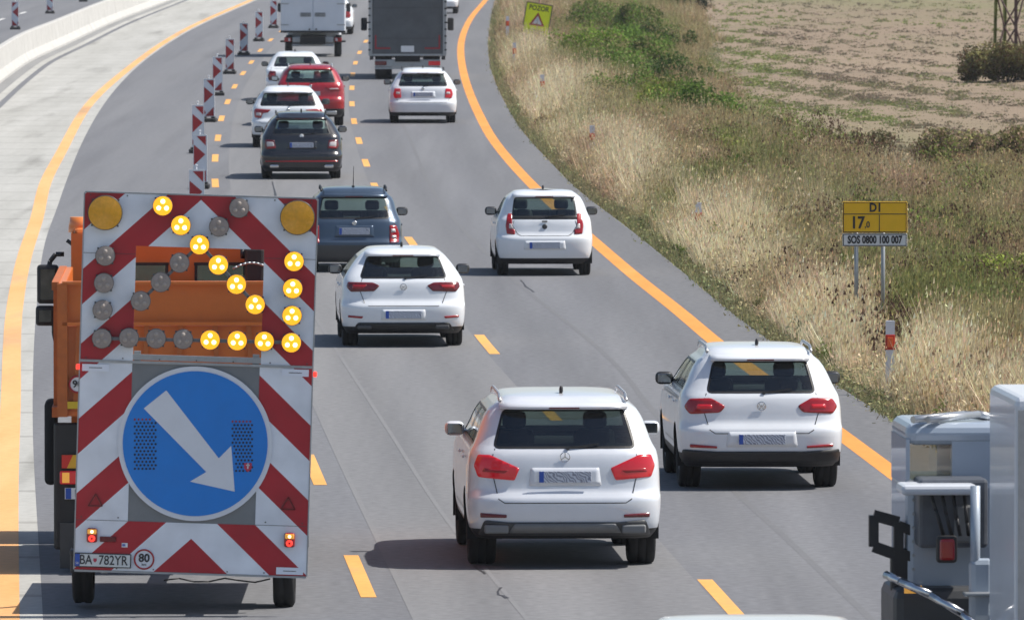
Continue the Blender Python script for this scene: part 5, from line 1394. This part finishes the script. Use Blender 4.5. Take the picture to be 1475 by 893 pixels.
def weeds():                       # dark brown dock and teasel stalks in the right part of the verge
    N = 4200
    px = RNG.uniform(1000, 1600, N); py = RNG.uniform(200, 640, N)
    w_ = gauss(px, py, 1400, 450, 130, 90)+gauss(px, py, 1290, 420, 30, 50)+.35*(py < 330)+.12
    kp = RNG.random(N) < w_; px, py = px[kp], py[kp]; N = len(px)
    gx = (px-CX)/FPX; b = (CY-py)/FPX; dy = _cp+b*_sp; dz = -_sp+b*_cp; t = (-.3-HC)/dz; X = gx*t; Y = dy*t
    ok = (X-cEdge(Y) > .8) & (py > fieldrow(px)); X, Y = X[ok], Y[ok]; N = len(X); H_ = RNG.uniform(.5, 1.0, N); V = []; C = []
    K = 34
    a = RNG.uniform(0, 2*np.pi, (N, K)); zz = RNG.uniform(.45, 1, (N, K))*H_[:, None]; rr = .2*RNG.random((N, K))*(.4+zz)
    x = X[:, None]+rr*np.cos(a); y = Y[:, None]+rr*np.sin(a); z = ground_z(X, Y)[:, None]+zz
    s = RNG.uniform(.010, .028, (N, K)); f = RNG.uniform(0, np.pi, (N, K))
    V = np.stack([np.stack([x-s*np.cos(f), y-s*np.sin(f), z-s], -1), np.stack([x+s*np.cos(f), y+s*np.sin(f), z-s*.8], -1), np.stack([x, y, z+s*1.6], -1)], 2).reshape(-1, 3, 3)
    C = (np.array([.115, .07, .05])*RNG.uniform(.5, 1.6, (N*K, 1)))
    xs = X; zs = ground_z(X, Y)
    V2 = np.stack([np.stack([xs-.008, Y, zs], -1), np.stack([xs+.008, Y, zs], -1), np.stack([xs+RNG.normal(0, .06, N), Y, zs+H_], -1)], 1)
    C2 = np.tile(np.array([.16, .1, .06]), (N, 1))
    o = tri_mesh('dock_weeds', np.concatenate([V, V2]), np.concatenate([C, C2]), M_VEG)
    tag(o, 'dark brown seed heads of dock and thistle standing in the dry grass', 'weeds', kind='stuff')
weeds()
def mounds():                      # bushy weeds of other species standing in the grass
    rs = np.random.default_rng(5); N = 1900
    px = rs.uniform(660, 1560, N); py = rs.uniform(0, 700, N)
    gx = (px-CX)/FPX; b = (CY-py)/FPX; dy = _cp+b*_sp; dz = -_sp+b*_cp; t = (-.2-HC)/dz; X = gx*t; Y = dy*t; D = X-cEdge(Y)
    ok = (D > .3) & (py > fieldrow(px)) & (rs.random(N) < np.clip(.38+(D-1)*.35, .38, 1)) & ~((np.abs(px-1262) < 50) & (py > 440) & (py < 640)); X, Y, D, px, py = X[ok], Y[ok], D[ok], px[ok], py[ok]; N = len(X)
    pal = np.array([(.24, .23, .10), (.155, .20, .055), (.33, .23, .15), (.62, .53, .36), (.20, .27, .065), (.30, .31, .19), (.12, .08, .055)])
    w0 = .5+.5*np.clip(gauss(px, py, 1400, 430, 110, 110)+gauss(px, py, 1060, 250, 60, 60), 0, 1)
    kind = np.where(rs.random(N) < w0*.6, rs.choice([1, 4, 0], N), rs.integers(0, 7, N)); K = 620
    R_ = rs.uniform(.2, .75, N)*np.clip(.35+D*.3, .35, 1.15); H_ = R_*rs.uniform(.7, 1.5, N)*.9+.2
    d = rs.normal(0, 1, (N, K, 3)); d /= np.linalg.norm(d, axis=-1)[..., None]; d *= (rs.random((N, K, 1))**.4); d[..., 2] = np.abs(d[..., 2])
    lump = 1+.35*np.sin(d[..., 0:1]*5+kind[:, None, None])*np.cos(d[..., 1:2]*4)
    q = np.stack([X[:, None]+d[..., 0]*R_[:, None], Y[:, None]+d[..., 1]*R_[:, None], ground_z(X, Y)[:, None]+d[..., 2]*H_[:, None]*lump[..., 0]], -1)
    s = rs.uniform(.012, .036, (N, K, 1)); va = rs.normal(0, 1, (N, K, 3)); vb = rs.normal(0, 1, (N, K, 3)); va[..., 2] *= 1.6
    va /= np.linalg.norm(va, axis=-1)[..., None]; vb /= np.linalg.norm(vb, axis=-1)[..., None]
    V = np.stack([q-va*s*1.5, q+va*s*1.5, q+vb*s], 2).reshape(-1, 3, 3)
    C = (pal[kind][:, None, :]*rs.uniform(.55, 1.4, (N, K, 1))).reshape(-1, 3)
    o = tri_mesh('weed_mounds', V, C, M_VEG); tag(o, 'bushy olive, green and brown weeds growing through the dry grass', 'weeds', kind='stuff')
mounds()
def clods():                       # rough soil and cut stalks in the open field
    N = 9000
    px = RNG.uniform(1000, 1600, N); py = RNG.uniform(-25, 250, N); kp = py < fieldrow(px)+5; px, py = px[kp], py[kp]; N = len(px)
    gx = (px-CX)/FPX; b = (CY-py)/FPX; dy = _cp+b*_sp; dz = -_sp+b*_cp; t = (-.36-HC)/dz; X = gx*t; Y = dy*t
    n = fbm(X*.25, Y*.04, 61)
    s = RNG.uniform(.015, .05, N)*(.4+n*1.3); f = RNG.uniform(-.7, .7, N); z = ground_z(X, Y)-.02
    V = np.stack([np.stack([X-s*1.6*np.cos(f), Y-s*np.sin(f), z], -1), np.stack([X+s*1.6*np.cos(f), Y+s*np.sin(f), z], -1), np.stack([X+s*RNG.normal(0, .6, N), Y+s, z+s*1.3], -1)], 1)
    g = np.clip((fbm(X*.2, Y*.03, 71)-.35)*3, 0, 1)[:, None]
    C = (np.array([.22, .18, .14])*(1-g)+np.array([.32, .265, .20])*g)*RNG.uniform(.8, 1.1, (N, 1))
    o = tri_mesh('soil_clods', V, C, M_VEG); tag(o, 'rough dry soil and stubble of the open field beyond the verge', 'soil', kind='stuff')
clods()
def shrub(name, label, px, py, rx, h, col, dens=1.0, group=None, cat='shrub', dry=None):
    g = G(px, py, -.3); r = thing(name, label, cat, g, 0, group)
    rs = np.random.default_rng(int(px*7+py)); n = int(11000*dens*min(max(rx*h/1.6, .25), 3))
    nc = 26; ca = rs.uniform(0, 2*np.pi, nc); cr = rs.uniform(0, .8, nc)*rx; cz = h*(.2+.62*rs.random(nc))*(1-.45*(cr/rx)**2)
    cx, cy = cr*np.cos(ca), cr*np.sin(ca); sz = rs.uniform(.18, .38, nc)*min(rx, h)
    k = rs.integers(0, nc, n); d = rs.normal(0, 1, (n, 3)); d /= np.linalg.norm(d, axis=1)[:, None]; d *= (rs.random(n)**.35)[:, None]*sz[k][:, None]*1.15
    P_ = np.stack([cx[k], cy[k], cz[k]], 1)+d; P_[:, 2] = np.abs(P_[:, 2])
    s = rs.uniform(.02, .05, n)*(.8+.3*rx); a = rs.normal(0, 1, (n, 3)); a /= np.linalg.norm(a, axis=1)[:, None]; b2 = rs.normal(0, 1, (n, 3)); b2 -= (b2*a).sum(1)[:, None]*a; b2 /= np.linalg.norm(b2, axis=1)[:, None]
    V = np.stack([P_-a*s[:, None], P_-b2*s[:, None]*.5, P_+a*s[:, None], P_+b2*s[:, None]*.5], 1)
    clump = rs.uniform(.5, 1.3, nc)[k][:, None]
    C = np.array(col)*clump*rs.uniform(.65, 1.35, (n, 1))
    if dry is not None:
        mk = rs.random(n) < .35; C[mk] = np.array(dry)*rs.uniform(.6, 1.3, (mk.sum(), 1))
    tri_mesh('foliage', V, np.clip(C, 0, .8), M_LEAF, per=4, parent=r)
    st = MB()
    for i in range(0, nc, 2):
        st.cyl((cx[i]*.15, cy[i]*.15, -.1), (cx[i]*.8, cy[i]*.8, cz[i]), .02, .007, n=5)
    st.build('stem', M_BARK, r)
    return r
GG = 'green shrubs in the verge'
gr = (.15, .235, .055); gd = (.09, .15, .045); gy_ = (.25, .29, .07); ol = (.2, .19, .09)
for (x, y, rx, h, c, lb) in [
    (1000, 184, 1.4, 1.0, gr, 'lowest bright green shrub of the verge thicket, bottom right end'),
    (955, 178, 1.3, .9, gy_, 'yellowish green shrub low in the verge thicket'),
    (920, 160, 1.3, 1.0, gr, 'leafy green shrub in the lower middle of the verge thicket'),
    (965, 132, 1.3, .9, gd, 'dark green shrub right of centre in the verge thicket'),
    (885, 125, 1.3, 1.0, gr, 'green shrub at the left flank of the verge thicket'),
    (930, 108, 1.6, 1.1, gr, 'broad green shrub in the middle of the verge thicket'),
    (850, 95, 1.5, 1.1, (.19, .30, .05), 'brightest green shrub at the upper left of the verge thicket'),
    (900, 88, 1.6, 1.1, gr, 'green shrub high in the verge thicket, right of the brightest one'),
    (945, 78, 1.4, 1.0, gd, 'dark shrub at the upper right of the verge thicket'),
    (905, 55, 1.6, 1.2, gr, 'green shrub near the upper end of the verge thicket'),
    (862, 50, 1.4, 1.2, gr, 'topmost left shrub of the verge thicket right of the yellow board'),
    (985, 18, 1.3, 1.3, (.035, .05, .025), 'very dark bush at the top edge above the thicket'),
    (955, 352, .5, .62, gd, 'small dark green bush at the asphalt edge beside the city car'),
    (1075, 290, 1.1, .8, gr, 'low green bush in the middle of the dry weeds'),
    (1050, 258, 1.0, .8, gy_, 'yellow green bush behind the low green bush in the dry weeds'),
    (1445, 460, .8, 1.0, (.3, .36, .08), 'yellow green bush at the right edge beyond the kilometre sign'),
    (1370, 465, .6, .85, (.22, .23, .07), 'olive bush right of the kilometre sign posts'),
    (790, 112, .8, .6, (.2, .21, .09), 'olive bush in the brown grass below the yellow board')]:
    k_ = 1.25 if 'thicket' in lb and 'very dark' not in lb else 1.0; shrub('shrub', lb, x, y+(8 if k_ > 1 else 0), rx*k_, h*(1.35 if k_ > 1 else 1.15), c, .7, GG, dry=(.3, .26, .13) if (x+y) % 3 == 0 else None)
shrub('shrub', 'tangled olive brush around the foot of the lattice pylon', 1452, 116, 1.9, 1.25, (.2, .19, .08), 1.3, dry=(.16, .1, .06))
shrub('shrub', 'brush at the right edge under the lattice pylon', 1492, 114, 1.5, 1.3, (.2, .19, .08), 1.0, dry=(.16, .1, .06))
for (x, y, rx, h, lb) in [(1365, 250, 1.0, 1.05, 'brown brush at the left end of the band below the bare field'), (1415, 256, 1.1, 1.1, 'mixed green and brown brush in the middle of the band below the bare field'), (1470, 258, 1.1, 1.15, 'brown brush at the right edge below the bare field')]:
    shrub('shrub', lb, x, y, rx, h, (.25, .24, .10), 1.2, 'brush below the bare field', dry=(.36, .25, .18))
for (x, y, lb) in [(1345, 395, 'tall leafy weed right of the kilometre sign'), (1170, 235, 'grey green weed clump in the upper weeds'), (1250, 225, 'greyish weed clump at the edge of the bare field'), (1120, 210, 'olive weed clump left of the bare field')]:
    shrub('weed_clump', lb, x, y, .7, .75, (.17, .17, .085), .8, 'weed clumps', 'weed', dry=(.2, .14, .09))
# ------------------------------------------------------------------ haze
hm = bpy.data.materials.new('haze_air'); hm.use_nodes = True; hn = hm.node_tree; hn.nodes.clear()
ho_ = hn.nodes.new('ShaderNodeOutputMaterial'); pv = hn.nodes.new('ShaderNodeVolumePrincipled')
pv.inputs['Color'].default_value = (.86, .92, 1, 1); pv.inputs['Density'].default_value = .00008
hn.links.new(pv.outputs[0], ho_.inputs['Volume'])
hz = MB().box(0, 1500, 8.5, 1500, 3400, 21).build('haze', hm); tag(hz, kind='stuff')
# ------------------------------------------------------------------ render defaults
sc.cycles.max_bounces = 6; sc.cycles.transparent_max_bounces = 16
